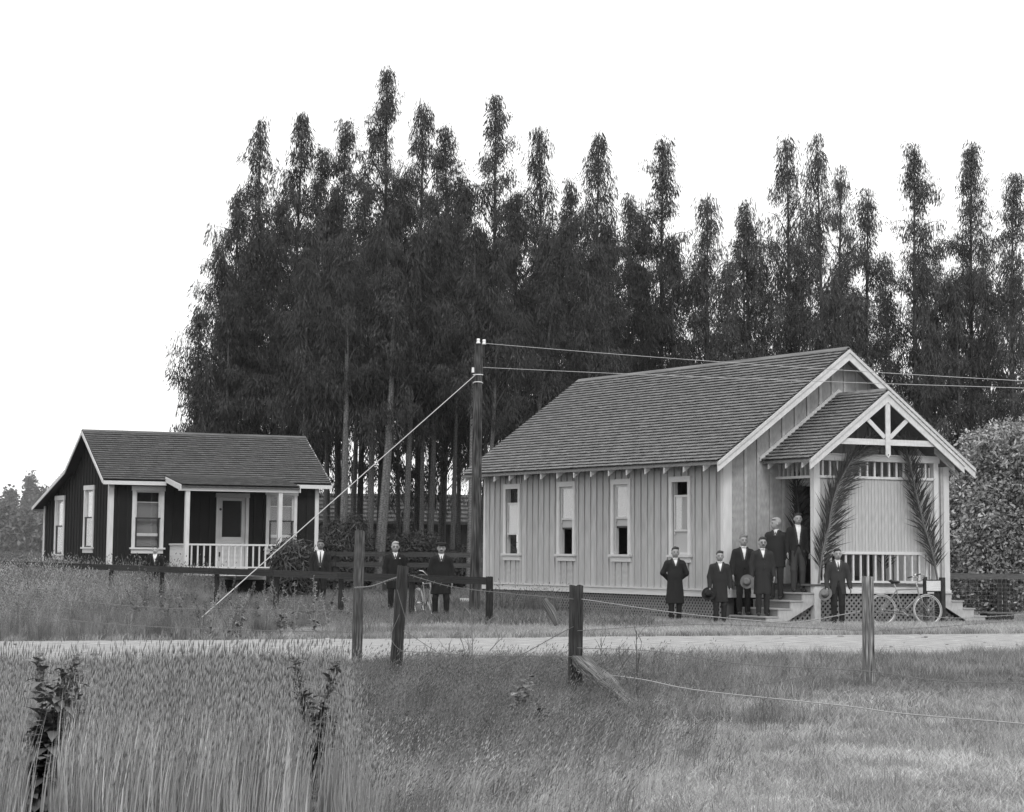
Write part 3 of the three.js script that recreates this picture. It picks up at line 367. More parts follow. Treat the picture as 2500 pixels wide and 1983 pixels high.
function eucalyptus(px, topY, depth, o = {}) {
  const top = pix(px, topY, depth), lean = o.lean ?? 0, H = top.y, r = rng(Math.round(px * 7 + depth * 13)), base = V3(top.x - lean, 0, top.z);
  const T = thing('eucalyptus_tree', o.label || 'slender eucalyptus standing inside the dark grove behind the two buildings', 'tree', base, 0, eucGroup);
  const R = (o.R ?? 2.3) * (0.9 + 0.2 * r()), cb = H * (o.cb ?? 0.3), dens = o.dens ?? 1, tr = o.tr ?? 0.15;
  const bow = (r() - 0.5) * 0.8, P = t => V3(lean * t + bow * Math.sin(t * 3.1) * 0.6, H * t * 0.97, bow * 0.4 * Math.sin(t * 4));
  mesh(T, 'trunk', limb([0, 0.15, 0.3, 0.5, 0.7, 0.88, 1].map(P), [tr * 1.25, tr, tr * 0.85, tr * 0.66, tr * 0.45, tr * 0.22, 0.015], 8), barkMats[o.bark ?? Math.floor(r() * 3)]);
  const limbs = [], sites = []; const nb = Math.round((H - cb) * 5.2);
  for (let i = 0; i < nb; i++) { const t = cb / H + (1 - cb / H) * ((i + r()) / nb) ** 0.92, y = t, c = (t - cb / H) / (1 - cb / H);
    const reach = Math.min(R * Math.min(1, 0.5 + c * 2), 0.1 + 0.25 * H * (1 - t) * (1 + 0.35 * fbm(c * 6, px * 0.37, 2)) + 0.25 * Math.max(0, fbm(c * 14, px * 0.7, 5))), len = Math.max(0.15, reach * (0.3 + 0.8 * r())), az = r() * 6.283, p0 = P(y), d = V3(Math.cos(az), 0, Math.sin(az));
    const rise = len * (0.7 + 0.6 * r()), p1 = p0.clone().addScaledVector(d, len * 0.55).add(V3(0, rise * 0.8, 0)), p2 = p0.clone().addScaledVector(d, len).add(V3(0, rise * 0.9, 0));
    if (len > 0.8) limbs.push(limb([p0, p1, p2], [0.035, 0.018, 0.006], 4));
    const n = Math.ceil(len * 8 * dens + 1); for (let k = 0; k < n; k++) { const f = 0.25 + 0.8 * r(), q = f < 0.55 ? p0.clone().lerp(p1, f / 0.55) : p1.clone().lerp(p2, (f - 0.55) / 0.45); q.add(V3((r() - 0.5) * 0.55, (r() - 0.6) * 0.5, (r() - 0.5) * 0.55)); sites.push(q); } }
  for (let k = 0; k < 26 * dens; k++) { const f = r(); sites.push(P(0.9 + 0.105 * f).add(V3((r() - 0.5) * 0.7 * (1.1 - f), 0, (r() - 0.5) * 0.7 * (1.1 - f)))); }
  if (limbs.length) mesh(T, 'branches', mergeGeometries(limbs), barkMats[1]);
  const im = new THREE.InstancedMesh(SPRAY[Math.floor(r() * 3)], leafMat, sites.length); im.name = 'crown'; im.castShadow = im.receiveShadow = true; im.userData.kind = 'stuff';
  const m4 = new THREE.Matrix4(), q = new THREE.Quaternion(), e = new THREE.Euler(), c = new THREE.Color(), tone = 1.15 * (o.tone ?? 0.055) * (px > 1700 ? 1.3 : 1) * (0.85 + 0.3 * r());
  sites.forEach((p, i) => { const s = 0.75 + 0.7 * r(); e.set((r() - 0.5) * 0.7, r() * 6.283, (r() - 0.5) * 0.7); q.setFromEuler(e); m4.compose(p, q, V3(s, s * (0.8 + 0.5 * r()), s)); im.setMatrixAt(i, m4); const v = tone * (0.4 + 1.2 * r() * r() + 0.25 * r()); im.setColorAt(i, c.setRGB(v, v, v)); });
  T.add(im); return T;
}
// spires that stand out against the sky: [x, y of the tip in the photograph, distance, options]
const EUC = [
  [492, 735, 100, { R: 1.5, cb: 0.12, label: 'low eucalyptus at the grove\'s left edge, above the cottage roof' }], [538, 575, 102, { R: 2.1, cb: 0.14, label: 'leaning leafy eucalyptus second from the grove\'s left edge' }], [588, 440, 104, { R: 2.3, cb: 0.2, label: 'mid-height eucalyptus just left of the first sharp spire' }],
  [638, 258, 104, { R: 3.0, label: 'sharp eucalyptus spire leftmost among the tall tops' }], [742, 245, 106, { R: 2.9, label: 'thin eucalyptus spire, second from the left among the tall tops' }], [790, 330, 108, { R: 2.3 }], [846, 262, 107, { R: 2.4, label: 'eucalyptus spire hugging the left side of the tallest top' }],
  [945, 130, 105, { R: 3.3, cb: 0.34, label: 'tallest eucalyptus, its feathery top highest in the grove' }], [1036, 215, 106, { R: 2.6, label: 'eucalyptus spire close to the right of the tallest top' }], [1088, 270, 108, { R: 2.2, label: 'thin eucalyptus spire second to the right of the tallest top' }],
  [1212, 202, 104, { R: 3.0, label: 'broad twin-shouldered eucalyptus above the utility pole' }], [1316, 275, 105, { R: 2.3, label: 'thin eucalyptus spire right of the one above the pole' }], [1395, 415, 107, { R: 2.0 }], [1462, 290, 104, { R: 2.7, label: 'eucalyptus spire above the rear end of the chapel ridge' }], [1540, 450, 109, { R: 2.0 }],
  [1618, 308, 104, { R: 2.6, label: 'eucalyptus spire above the middle of the chapel ridge' }], [1727, 440, 105, { R: 2.1, dens: 0.75, label: 'short loose eucalyptus with open sky on both sides' }], [1822, 465, 106, { R: 2.2, label: 'short eucalyptus left of the pair above the chapel gable' }],
  [1922, 305, 103, { R: 2.8, dens: 0.85, label: 'left one of the paired eucalyptus spires above the chapel gable' }], [1993, 292, 105, { R: 2.2, dens: 0.8, label: 'right one of the paired eucalyptus spires above the chapel gable' }], [2053, 375, 110, { R: 1.3, dens: 0.55, lean: 0.9, label: 'wispy eucalyptus top bending right beside the paired spires' }],
  [2120, 430, 106, { R: 2.1, dens: 0.7, label: 'eucalyptus with a bare needle tip above the porch' }], [2232, 322, 102, { R: 2.6, dens: 0.85, label: 'ragged eucalyptus spire, second from the right edge' }], [2370, 318, 103, { R: 2.7, dens: 0.9, label: 'thick-topped eucalyptus spire nearest the right edge' }], [2475, 400, 106, { R: 2.7, label: 'eucalyptus cut by the right edge of the picture' }],
];
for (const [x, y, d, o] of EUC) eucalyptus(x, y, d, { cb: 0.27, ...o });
{ // the body of the grove: lower trees that fill it, and the bare trunks seen between the buildings
  const r = rng(77);
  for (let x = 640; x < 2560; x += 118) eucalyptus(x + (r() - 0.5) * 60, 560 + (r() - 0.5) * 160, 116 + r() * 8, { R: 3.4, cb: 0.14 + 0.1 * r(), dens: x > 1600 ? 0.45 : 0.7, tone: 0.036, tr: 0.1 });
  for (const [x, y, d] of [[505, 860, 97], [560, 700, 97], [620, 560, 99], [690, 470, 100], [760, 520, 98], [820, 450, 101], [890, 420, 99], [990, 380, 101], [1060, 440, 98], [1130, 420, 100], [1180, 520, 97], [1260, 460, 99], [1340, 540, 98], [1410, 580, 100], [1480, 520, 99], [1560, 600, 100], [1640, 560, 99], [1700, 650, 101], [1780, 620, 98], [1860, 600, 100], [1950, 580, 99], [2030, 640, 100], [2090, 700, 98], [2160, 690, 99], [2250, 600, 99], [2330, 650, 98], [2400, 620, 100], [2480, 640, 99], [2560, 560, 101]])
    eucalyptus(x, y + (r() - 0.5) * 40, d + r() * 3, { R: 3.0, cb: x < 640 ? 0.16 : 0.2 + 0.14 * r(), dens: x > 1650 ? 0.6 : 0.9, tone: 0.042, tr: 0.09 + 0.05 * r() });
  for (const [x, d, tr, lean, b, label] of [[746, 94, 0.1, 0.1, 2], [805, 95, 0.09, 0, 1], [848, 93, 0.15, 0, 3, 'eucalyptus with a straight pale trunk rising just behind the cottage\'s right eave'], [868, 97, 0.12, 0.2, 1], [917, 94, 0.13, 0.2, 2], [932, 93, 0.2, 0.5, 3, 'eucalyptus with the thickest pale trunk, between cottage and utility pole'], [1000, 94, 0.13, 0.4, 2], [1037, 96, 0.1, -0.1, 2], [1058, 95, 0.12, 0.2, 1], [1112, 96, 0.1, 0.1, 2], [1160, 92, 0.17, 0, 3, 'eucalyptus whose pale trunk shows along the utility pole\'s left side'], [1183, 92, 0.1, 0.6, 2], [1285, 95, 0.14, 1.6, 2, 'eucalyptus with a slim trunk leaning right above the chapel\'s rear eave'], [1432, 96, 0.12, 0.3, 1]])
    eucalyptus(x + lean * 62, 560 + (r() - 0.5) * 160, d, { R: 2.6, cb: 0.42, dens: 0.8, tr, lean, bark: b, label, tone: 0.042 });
}
// ---------------------------------------------------------------- broadleaf shrubs, far trees, shed behind the grove
function leafBunch(seed, n, len, wid, spread, droop = 0) { const r = rng(seed), pos = [], idx = [];
  for (let i = 0; i < n; i++) { const d = V3(r() - 0.5, r() - 0.4 - droop, r() - 0.5).normalize(), c = V3(r() - 0.5, r() - 0.5, r() - 0.5).multiplyScalar(spread * 2), s = V3(r() - 0.5, r() - 0.5, r() - 0.5).cross(d).normalize(), l = len * (0.6 + 0.8 * r()), w = wid * (0.6 + 0.8 * r()), k = pos.length / 3, n2 = s.clone().cross(d);
    for (const p of [c, c.clone().addScaledVector(d, l * 0.5).addScaledVector(s, w / 2).addScaledVector(n2, w * 0.15), c.clone().addScaledVector(d, l * 0.5).addScaledVector(s, -w / 2).addScaledVector(n2, w * 0.15), c.clone().addScaledVector(d, l)]) pos.push(p.x, p.y, p.z); idx.push(k, k + 1, k + 2, k + 1, k + 3, k + 2); }
  const g = new THREE.BufferGeometry(); g.setAttribute('position', new THREE.Float32BufferAttribute(pos, 3)); g.setIndex(idx); g.computeVertexNormals(); return g; }
const BUNCH = leafBunch(3, 26, 0.1, 0.045, 0.17), BUNCHD = leafBunch(4, 26, 0.2, 0.03, 0.22, 0.6), FARB = leafBunch(8, 30, 1.6, 0.7, 1.8, 0.3);
function instanced(parent, name, geo, mats, list, tone, spread, mat = leafMat) { const im = new THREE.InstancedMesh(geo, mat, list.length), m4 = new THREE.Matrix4(), q = new THREE.Quaternion(), e = new THREE.Euler(), c = new THREE.Color(); im.name = name; im.castShadow = im.receiveShadow = true; im.userData.kind = 'stuff';
  list.forEach((L, i) => { e.set(L.rx ?? 0, L.ry ?? 0, L.rz ?? 0); q.setFromEuler(e); m4.compose(L.p, q, L.sc instanceof THREE.Vector3 ? L.sc : V3(L.sc, L.sc, L.sc)); im.setMatrixAt(i, m4); const v = L.tone ?? tone * (1 - spread + 2 * spread * L.k); im.setColorAt(i, c.setRGB(v, v, v)); }); parent.add(im); return im; }
function shrub(name, label, cat, p, blobs, n, tone, geo, seed, group, stems = 5, trunkR = 0.05) { // blobs: [x,y,z,rx,ry,rz]
  const T = thing(name, label, cat, p, 0, group), r = rng(seed), L = [], st = [];
  if (blobs.length > 3 || trunkR > 0.06 && trunkR < 0.2) { const base = [...blobs]; for (let i = 0; i < 16; i++) { const b = base[i % base.length], a = r() * 6.28, u = r() * 1.5 - 0.5, s = Math.sqrt(Math.max(0.05, 1 - u * u)), q = 0.22 + 0.22 * r(); blobs.push([b[0] + b[3] * 0.95 * s * Math.cos(a), b[1] + b[4] * 0.98 * u, b[2] + b[5] * 0.95 * s * Math.sin(a), q * 1.2, q, q, 1.6]); } }
  const vol = blobs.map(b => b[3] * b[4] * b[5] * (b[6] ? 2.5 : 1)), sum = vol.reduce((a, b) => a + b);
  blobs.forEach((b, bi) => { const k = Math.round(n * vol[bi] / sum); for (let i = 0; i < k; i++) { const u = r() * 2 - 1, a = r() * 6.283, s = Math.sqrt(1 - u * u), rad = 0.55 + 0.5 * Math.pow(r(), 0.6) + 0.25 * fbm(u * 2 + bi, Math.cos(a) * s * 2, Math.sin(a) * s * 2); const bt = 0.8 + 0.5 * fbm(bi * 3.7, u * 1.5, a * 0.7) + 0.25 * r(); const q = V3(b[0] + b[3] * rad * s * Math.cos(a), b[1] + b[4] * rad * u, b[2] + b[5] * rad * s * Math.sin(a)); if (q.y < 0.03) continue; L.push({ p: q, sc: 0.7 + 0.8 * r(), rx: (r() - 0.5) * 1.6, ry: r() * 6.28, rz: (r() - 0.5) * 1.6, k: r() * bt }); } });
  for (let i = 0; i < stems; i++) { const b = blobs[i % blobs.length], a = r() * 6.28; st.push(limb([V3((r() - 0.5) * 0.2, 0, (r() - 0.5) * 0.2), V3(b[0] * 0.5 + Math.cos(a) * 0.1, b[1] * 0.5, b[2] * 0.5), V3(b[0] + Math.cos(a) * b[3] * 0.4, b[1] + b[4] * 0.4, b[2] + Math.sin(a) * b[5] * 0.4)], [trunkR, trunkR * 0.6, trunkR * 0.2], 5)); }
  mesh(T, trunkR > 0.06 ? 'trunk' : 'stem', mergeGeometries(st), barkMats[1]).userData.kind = 'stuff'; instanced(T, trunkR > 0.06 ? 'crown' : 'foliage', geo, null, L, tone, 0.6); return T; }
// the pale leafy tree beside the porch
{ const P = pix(2420, 1400, 71); P.y = 0; shrub('broadleaf_tree', 'pale bushy broadleaf tree behind the fence right of the porch', 'tree', P, [[-0.55, 1.3, 0, 1.5, 1.5, 1.3], [0.5, 2.6, 0, 1.5, 1.6, 1.3], [0.0, 4.2, 0.2, 0.9, 0.9, 0.9], [1.3, 1.2, 0.2, 1.3, 1.3, 1.2], [-1.0, 2.5, 0.3, 0.8, 1.1, 0.8], [1.2, 4.3, 0, 0.8, 1.1, 0.8]], 6500, 0.3, BUNCH, 301, undefined, 8, 0.08);
  const Q = pix(2475, 1400, 66); Q.y = 0; shrub('broadleaf_tree', 'leafy broadleaf tree at the right edge, against the fence', 'tree', Q, [[0, 1.5, 0, 1.3, 1.6, 1.1], [0.4, 3.3, 0, 1.1, 1.5, 1]], 3600, 0.27, BUNCH, 302, undefined, 6, 0.08); }
// undergrowth at the foot of the grove
[[745, 1300, 90, 1.5, 1.6, 'bushy shrub beside the cottage\'s right corner board'], [800, 1290, 93, 1.7, 2.4, 'dark tall shrub under the trunks right of the cottage'], [870, 1320, 95, 1.6, 1.7, 'round dark shrub behind the man with the white shirt'], [930, 1290, 96, 1.7, 2.0, 'dark shrub at the foot of the thickest pale trunk'], [985, 1300, 94, 1.6, 1.9, 'dark shrub above the man with spectacles'], [1050, 1330, 96, 1.5, 1.4, 'low dark shrub left of the capped man\'s head'], [1110, 1330, 97, 1.6, 1.4, 'low dark shrub between the capped man and the pole'], [1165, 1310, 95, 1.5, 1.7, 'dark shrub behind the utility pole']].forEach(([x, y, d, w, h, lab], i) => { const P = pix(x, 1440, d); P.y = 0; shrub('shrub', lab, 'shrub', P, [[0, h * 0.45, 0, w, h * 0.5, 0.9], [w * 0.4, h * 0.7, 0.1, w * 0.6, h * 0.45, 0.7]], 620, 0.05, i % 2 ? BUNCHD : BUNCH, 400 + i, 'shrubs at the foot of the grove'); });
// the weeping shrub by the cottage steps
{ const P = pix(712, 1470, 74); P.y = 0; shrub('shrub', 'drooping dark shrub growing at the cottage porch steps', 'shrub', P, [[0, 1.15, 0, 0.42, 0.55, 0.4], [0.2, 0.8, 0, 0.35, 0.5, 0.3], [-0.2, 0.6, 0, 0.2, 0.4, 0.2]], 420, 0.06, BUNCHD, 431); }
// far trees beyond the left edge of the grove
[[20, 1200, 1300, 40], [70, 1165, 1350, 26], [100, 1200, 1300, 50], [0, 1250, 900, 60], [50, 1270, 860, 60], [110, 1290, 860, 50], [-40, 1220, 1200, 50], [150, 1300, 900, 50], [190, 1310, 900, 40]].forEach(([x, y, d, wpx], i) => { const top = pix(x, y, d), H = top.y, P = V3(top.x, 0, top.z), w = wpx * d / 6090 * 0.6; shrub('far_tree', ['hazy tree with a flat top beyond the cottage\'s left side', 'tallest hazy spire beyond the cottage\'s left side'][i] || 'hazy distant tree left of the cottage', 'tree', P, [[0, H * 0.35, 0, w, H * 0.36, w], [w * 0.2, H * 0.7, 0, w * 0.7, H * 0.33, w * 0.6]], 420, 0.08, FARB, 500 + i, 'hazy trees far behind the cottage', 4, 0.3); });
// low shed seen through the trunks
{ const P = pix(1010, 1400, 128); P.y = 0; const S = thing('shed', 'low grey shed with a plank roof seen between the trunks', 'building', P, 0.1); const b = (n, m, ...a) => box(S, n, m, ...a); let k = 0;
  for (let x = -5.6; x < 4.4; x += 0.4) b('wall_board', pick(M.fence, k++), x, x + 0.39, 0, 3.0, 0, 0.04); b('wall', M.fence[0], -5.6, 4.4, 0, 3.0, -5, -0.01);
  const g = poly(S, 'roof', M.oldwood[0], [[-0.3, 2.95], [2.6, 4.45], [5.4, 2.95], [5.4, 3.02], [2.6, 4.53], [-0.3, 3.03]], 10.8, m => { m.rotation.y = Math.PI / 2; m.position.set(-6, 0, 0); });
  for (let i = 0; i < 7; i++) { const f = i / 7, y = 3.05 + f * 1.5, x = -0.3 + f * 2.9; box(g, 'roof_board', pick(M.oldwood, i), x - 0.02, x + 0.02, y - 0.01, y + 0.06, 0.0, 10.8); } }
// ---------------------------------------------------------------- fences, pole, wires
function woodPost(p, w, d, h, lean, mat, opts = {}) { // rough post: a box or a log with worn edges and a chipped top
  const n = opts.round ? 12 : 4, seg = 14, r = rng(Math.round(p.x * 100 + 7)), pos = [], uv = [], idx = [], per = opts.round ? 14 : 16;
  for (let i = 0; i <= seg; i++) { const t = i / seg, y = -0.12 + t * (h + 0.12), k = 1 - 0.05 * t;
    for (let j = 0; j <= per; j++) { const a = j / per * 6.2832 + (opts.round ? 0 : Math.PI / 4); let x, z; if (opts.round) { x = Math.cos(a) * w / 2; z = Math.sin(a) * w / 2; } else { const c = Math.cos(a), s = Math.sin(a), m = Math.pow(Math.pow(Math.abs(c), 9) + Math.pow(Math.abs(s), 9), -1 / 9); x = c * m * w / 2; z = s * m * d / 2; }
      const q = 1 + (opts.rough ?? 0.05) * (fbm(a * 1.5 + p.x, t * 5, 3) * 2); const top = i === seg ? 0.02 * fbm(a * 2, 1.3, p.x) * 2 : 0; pos.push(x * q * k + (lean?.[0] ?? 0) * t, y + top, z * q * k + (lean?.[1] ?? 0) * t); uv.push(j / per * 3, t * h * 0.7); } }
  for (let i = 0; i < seg; i++) for (let j = 0; j < per; j++) { const k = i * (per + 1) + j; idx.push(k, k + per + 1, k + 1, k + 1, k + per + 1, k + per + 2); }
  const c0 = pos.length / 3; pos.push(lean?.[0] ?? 0, h - 0.005, lean?.[1] ?? 0); uv.push(0.5, 0.5); for (let j = 0; j < per; j++) idx.push(seg * (per + 1) + j, c0, seg * (per + 1) + j + 1);
  const g = new THREE.BufferGeometry(); g.setAttribute('position', new THREE.Float32BufferAttribute(pos, 3)); g.setAttribute('uv', new THREE.Float32BufferAttribute(uv, 2)); g.setIndex(idx); g.computeVertexNormals();
  const m = mesh(scene, 'x', g, mat); m.position.copy(p); m.rotation.y = opts.turn ?? 0.2; return m; }
const postTex = gtex(128, 512, (i, j) => 0.62 + 0.5 * noise.noise(i * 0.12, j * 0.008, 51) + 0.35 * noise.noise(i * 0.45, j * 0.02, 52) + 0.3 * noise.noise(i * 0.04, j * 0.02, 57) - (noise.noise(i * 0.2, j * 0.006, 55) > 0.42 ? 0.35 : 0), 1, 1);
const PM = v => new THREE.MeshStandardMaterial({ color: new THREE.Color().setRGB(v, v, v), roughness: 0.95, map: postTex, bumpMap: postTex, bumpScale: 0.006, side: THREE.DoubleSide });
const gp = (x, y) => { const d = pix(x, y, 1), c = V3(0, 1.47, 0), v = d.sub(c); return c.addScaledVector(v, -1.47 / v.y); };
const postNames = [];
function fpost(px, py, w, d, h, lean, v, label, o = {}) { const p = gp(px, py), m = woodPost(p, w, d, h, lean, PM(v), o); m.name = numbered('fence_post'); tag(m, label, 'fence post', 'posts of the wire fence'); return p; }
const F1 = fpost(870, 1647, 0.105, 0.105, 1.74, [0.015, 0], 0.2, 'tall square fence post left of the leaning one', { turn: 0.5, rough: 0.02 }), F2 = fpost(960, 1683, 0.135, 0.13, 1.33, [0.09, 0.02], 0.075, 'crooked dark round fence post leaning to the right', { round: true, rough: 0.12 }), F3 = fpost(1403, 1722, 0.125, 0.12, 1.17, [0.01, 0], 0.08, 'dark square fence post with a plank propped against it', { turn: 0.3, rough: 0.03 }), F4 = fpost(2121, 1686, 0.125, 0.12, 1.26, [0, 0], 0.46, 'pale weathered fence post in front of the bicycle', { turn: 0.1, rough: 0.04 });
{ const a = pix(1418, 1612, 24.9), b = gp(1602, 1782); b.y = 0.0; const z = b.clone().sub(a), L = z.length(); const g = new THREE.BoxGeometry(0.15, 0.085, L, 4, 3, 24), p = g.attributes.position; for (let i = 0; i < p.count; i++) { const x = p.getX(i), y = p.getY(i), zz = p.getZ(i), t = zz / L + 0.5; const k = t < 0.45 ? 1.15 : 0.88; p.setXYZ(i, x * k * (1 + 0.25 * fbm(zz * 3, x * 9, 1)), y * (1 + 0.35 * fbm(zz * 4, y * 20 + x * 5, 2)), zz); } g.computeVertexNormals();
  const m = mesh(scene, numbered('brace_plank'), g, PM(0.25)); z.normalize(); const x = V3(0, 1, 0).cross(z).normalize(), y = z.clone().cross(x); m.quaternion.setFromRotationMatrix(new THREE.Matrix4().makeBasis(x, y, z)); m.position.copy(a).add(b).multiplyScalar(0.5); tag(m, 'split weathered plank propped from the ground against a fence post', 'plank'); }
function wire(pts, label, r = 0.0035, barbs = true, name = 'barbed_wire', tone = 0) { const c = new THREE.CatmullRomCurve3(pts), L = c.getLength(), gs = [new THREE.TubeGeometry(c, Math.max(20, Math.round(L * 6)), r, 5)];
  if (barbs) for (let s = 0.1; s < L; s += 0.14) { const p = c.getPointAt(s / L); for (const a of [0.6, -0.9]) gs.push(rod(p.clone().add(V3(-0.012 * Math.cos(a), -0.02 * Math.sin(a) - 0.008, 0.008)), p.clone().add(V3(0.012 * Math.cos(a), 0.02 * Math.sin(a) + 0.008, -0.008)), 0.002, 0.002, 3)); }
  const m = mesh(scene, numbered(name), mergeGeometries(gs.map(g => { g = g.index ? g.toNonIndexed() : g; g.deleteAttribute('uv'); return g; })), tone ? G(tone, 0.6, { metalness: 0.3 }) : M.wire); tag(m, label, 'wire', name === 'barbed_wire' ? 'wires of the barbed fence' : undefined); m.userData.kind = 'thing'; return m; }
const d1 = F1.z, D = { 1: -F1.z, 2: -F2.z, 3: -F3.z, 4: -F4.z };
wire([pix(866, 1435, D[1] - 0.1), pix(905, 1432, 30), pix(955, 1415, 28.6), pix(1000, 1402, D[2] - 0.1)], 'thick twisted wire between the tall square post and the crooked post', 0.009);
wire([pix(1000, 1404, D[2] - 0.1), pix(1100, 1432, 26.8), pix(1250, 1450, 26), pix(1400, 1463, D[3] - 0.1)], 'top wire from the crooked post to the post with the plank');
wire([pix(985, 1540, D[2] - 0.1), pix(1120, 1620, 26.8), pix(1200, 1628, 26.2), pix(1400, 1530, D[3] - 0.1)], 'slack wire sagging between the crooked post and the plank\'s post');
wire([pix(975, 1590, D[2] - 0.1), pix(1150, 1600, 26.6), pix(1400, 1604, D[3] - 0.1)], 'lower straight wire between the crooked post and the plank\'s post', 0.003);
wire([pix(960, 1640, D[2] - 0.1), pix(1040, 1635, 27), pix(1120, 1640, 26.6), pix(1220, 1620, 26.2)], 'loose end of wire trailing right from the foot of the crooked post');
wire([pix(1420, 1463, D[3] - 0.1), pix(1640, 1495, 25.6), pix(1850, 1516, 26.6), pix(1935, 1520, 27.1), pix(2100, 1493, D[4] - 0.1)], 'top wire sagging from the plank\'s post to the pale post', 0.005, true, 'barbed_wire', 0.3);
wire([pix(1410, 1540, D[3] - 0.1), pix(1700, 1525, 26), pix(1930, 1532, 27), pix(2105, 1540, D[4] - 0.1)], 'second wire between the plank\'s post and the pale post', 0.003);
wire([pix(2137, 1493, D[4] - 0.1), pix(2320, 1509, 29), pix(2460, 1503, 30), pix(2560, 1496, 31)], 'top wire running from the pale post out of the picture', 0.004, true, 'barbed_wire', 0.25);
wire([pix(2137, 1541, D[4] - 0.1), pix(2300, 1530, 29), pix(2460, 1517, 30), pix(2560, 1510, 31)], 'second wire running from the pale post out of the picture', 0.003);
wire([pix(1410, 1582, D[3] - 0.1), pix(1595, 1590, 24.2), pix(1830, 1623, 23.4), pix(2105, 1638, 23), pix(2300, 1663, 22.6), pix(2460, 1668, 22.3), pix(2580, 1675, 22)], 'wire slanting across the meadow in front of the pale post');
wire([pix(1410, 1640, D[3] - 0.15), pix(1560, 1658, 23.5), pix(1700, 1685, 22), pix(2090, 1727, 20), pix(2180, 1740, 19.6), pix(2460, 1764, 18.6), pix(2580, 1775, 18.2)], 'lowest pale wire slanting across the meadow to the right edge', 0.005, true, 'barbed_wire', 0.35);
wire([pix(1600, 1676, 23), pix(1760, 1680, 23), pix(1900, 1664, 23.4), pix(2020, 1640, 24)], 'short slack wire curling above the meadow grass', 0.003);
wire([pix(860, 1544, D[1] - 0.1), pix(480, 1535, 33), pix(250, 1522, 34.5), pix(75, 1505, 36), pix(-80, 1495, 37)], 'long low wire running left from the tall square post', 0.004);
wire([pix(862, 1492, D[1] - 0.1), pix(420, 1486, 33), pix(200, 1470, 35), pix(-80, 1450, 37)], 'upper wire running left from the tall square post', 0.004);
wire([pix(975, 1500, D[2] - 0.15), pix(955, 1560, D[2] - 0.16), pix(985, 1590, D[2] - 0.2), pix(1000, 1570, D[2] - 0.18), pix(970, 1440, D[2] - 0.14)], 'loop of loose wire hanging on the crooked post', 0.003, false);
{ const a = pix(1326, 1464, 25.55), b = pix(1361, 1526, 25.55), g = limb([a, a.clone().lerp(b, 0.5).add(V3(0.01, 0, 0)), b].map(p => p), [0.037, 0.048, 0.032], 9); const m = mesh(scene, numbered('wood_stub'), g, PM(0.34)); m.material.side = THREE.DoubleSide; tag(m, 'pale broken length of wood hanging slantwise from the fence wire', 'wood'); }
// utility pole with insulators, wires and a guy
const POLE = thing('utility_pole', 'dark wooden utility pole at the chapel\'s rear corner', 'pole', V3(-0.69, 0, -60));
{ mesh(POLE, 'mast', limb([V3(0, -0.1, 0), V3(0.01, 2.5, 0), V3(0.02, 4.6, 0), V3(0.03, 6.5, 0)], [0.135, 0.118, 0.11, 0.098], 14), PM(0.13)); const wht = G(0.75, 0.35);
  box(POLE, 'bracket', M.fence[0], 0.05, 0.22, 6.15, 6.2, -0.03, 0.03);
  for (const [x, y] of [[0.02, 6.52], [0.16, 6.5]]) { mesh(POLE, 'pin', rod(V3(x, y - 0.33, 0.11), V3(x, y - 0.02, 0.11), 0.015), M.sashDark); mesh(POLE, 'insulator', new THREE.LatheGeometry([[0, 0.1], [0.035, 0.095], [0.04, 0.05], [0.03, 0.04], [0.05, 0.0], [0.05, -0.03], [0, -0.03]].map(p => new THREE.Vector2(...p)), 12), wht).position.set(x, y, 0.11); }
  mesh(POLE, 'insulator', new THREE.CylinderGeometry(0.03, 0.035, 0.12, 10), wht).position.set(-0.1, 5.86, 0.09); mesh(POLE, 'collar', new THREE.TorusGeometry(0.115, 0.012, 5, 20).rotateX(Math.PI / 2), wht).position.set(0.02, 5.75, 0); mesh(POLE, 'collar', new THREE.TorusGeometry(0.117, 0.012, 5, 20).rotateX(Math.PI / 2.3), wht).position.set(0.02, 5.55, 0);
  const wr = (a, b, sag, lab, r) => { const m = a.clone().lerp(b, 0.5).add(V3(0, -sag, 0)); wire([a, a.clone().lerp(b, 0.25).add(V3(0, -sag * 0.75, 0)), m, a.clone().lerp(b, 0.75).add(V3(0, -sag * 0.75, 0)), b], lab, r, false, 'overhead_wire', 0.42); };
  wr(V3(-0.52, 6.5, -59.88), pix(2580, 935, 49), 0.05, 'upper of the two overhead wires crossing before the chapel', 0.007); wr(V3(-0.55, 5.92, -59.88), pix(2580, 950, 49), 0.03, 'lower of the two overhead wires crossing before the chapel', 0.007);
  const an = gp(450, 1545); an.y = 0.0; wire([V3(-0.72, 5.75, -59.88), V3(-0.72, 5.75, -59.88).lerp(an, 0.5), an], 'pale guy wire slanting down from the utility pole', 0.011, false, 'guy_wire', 0.42); }
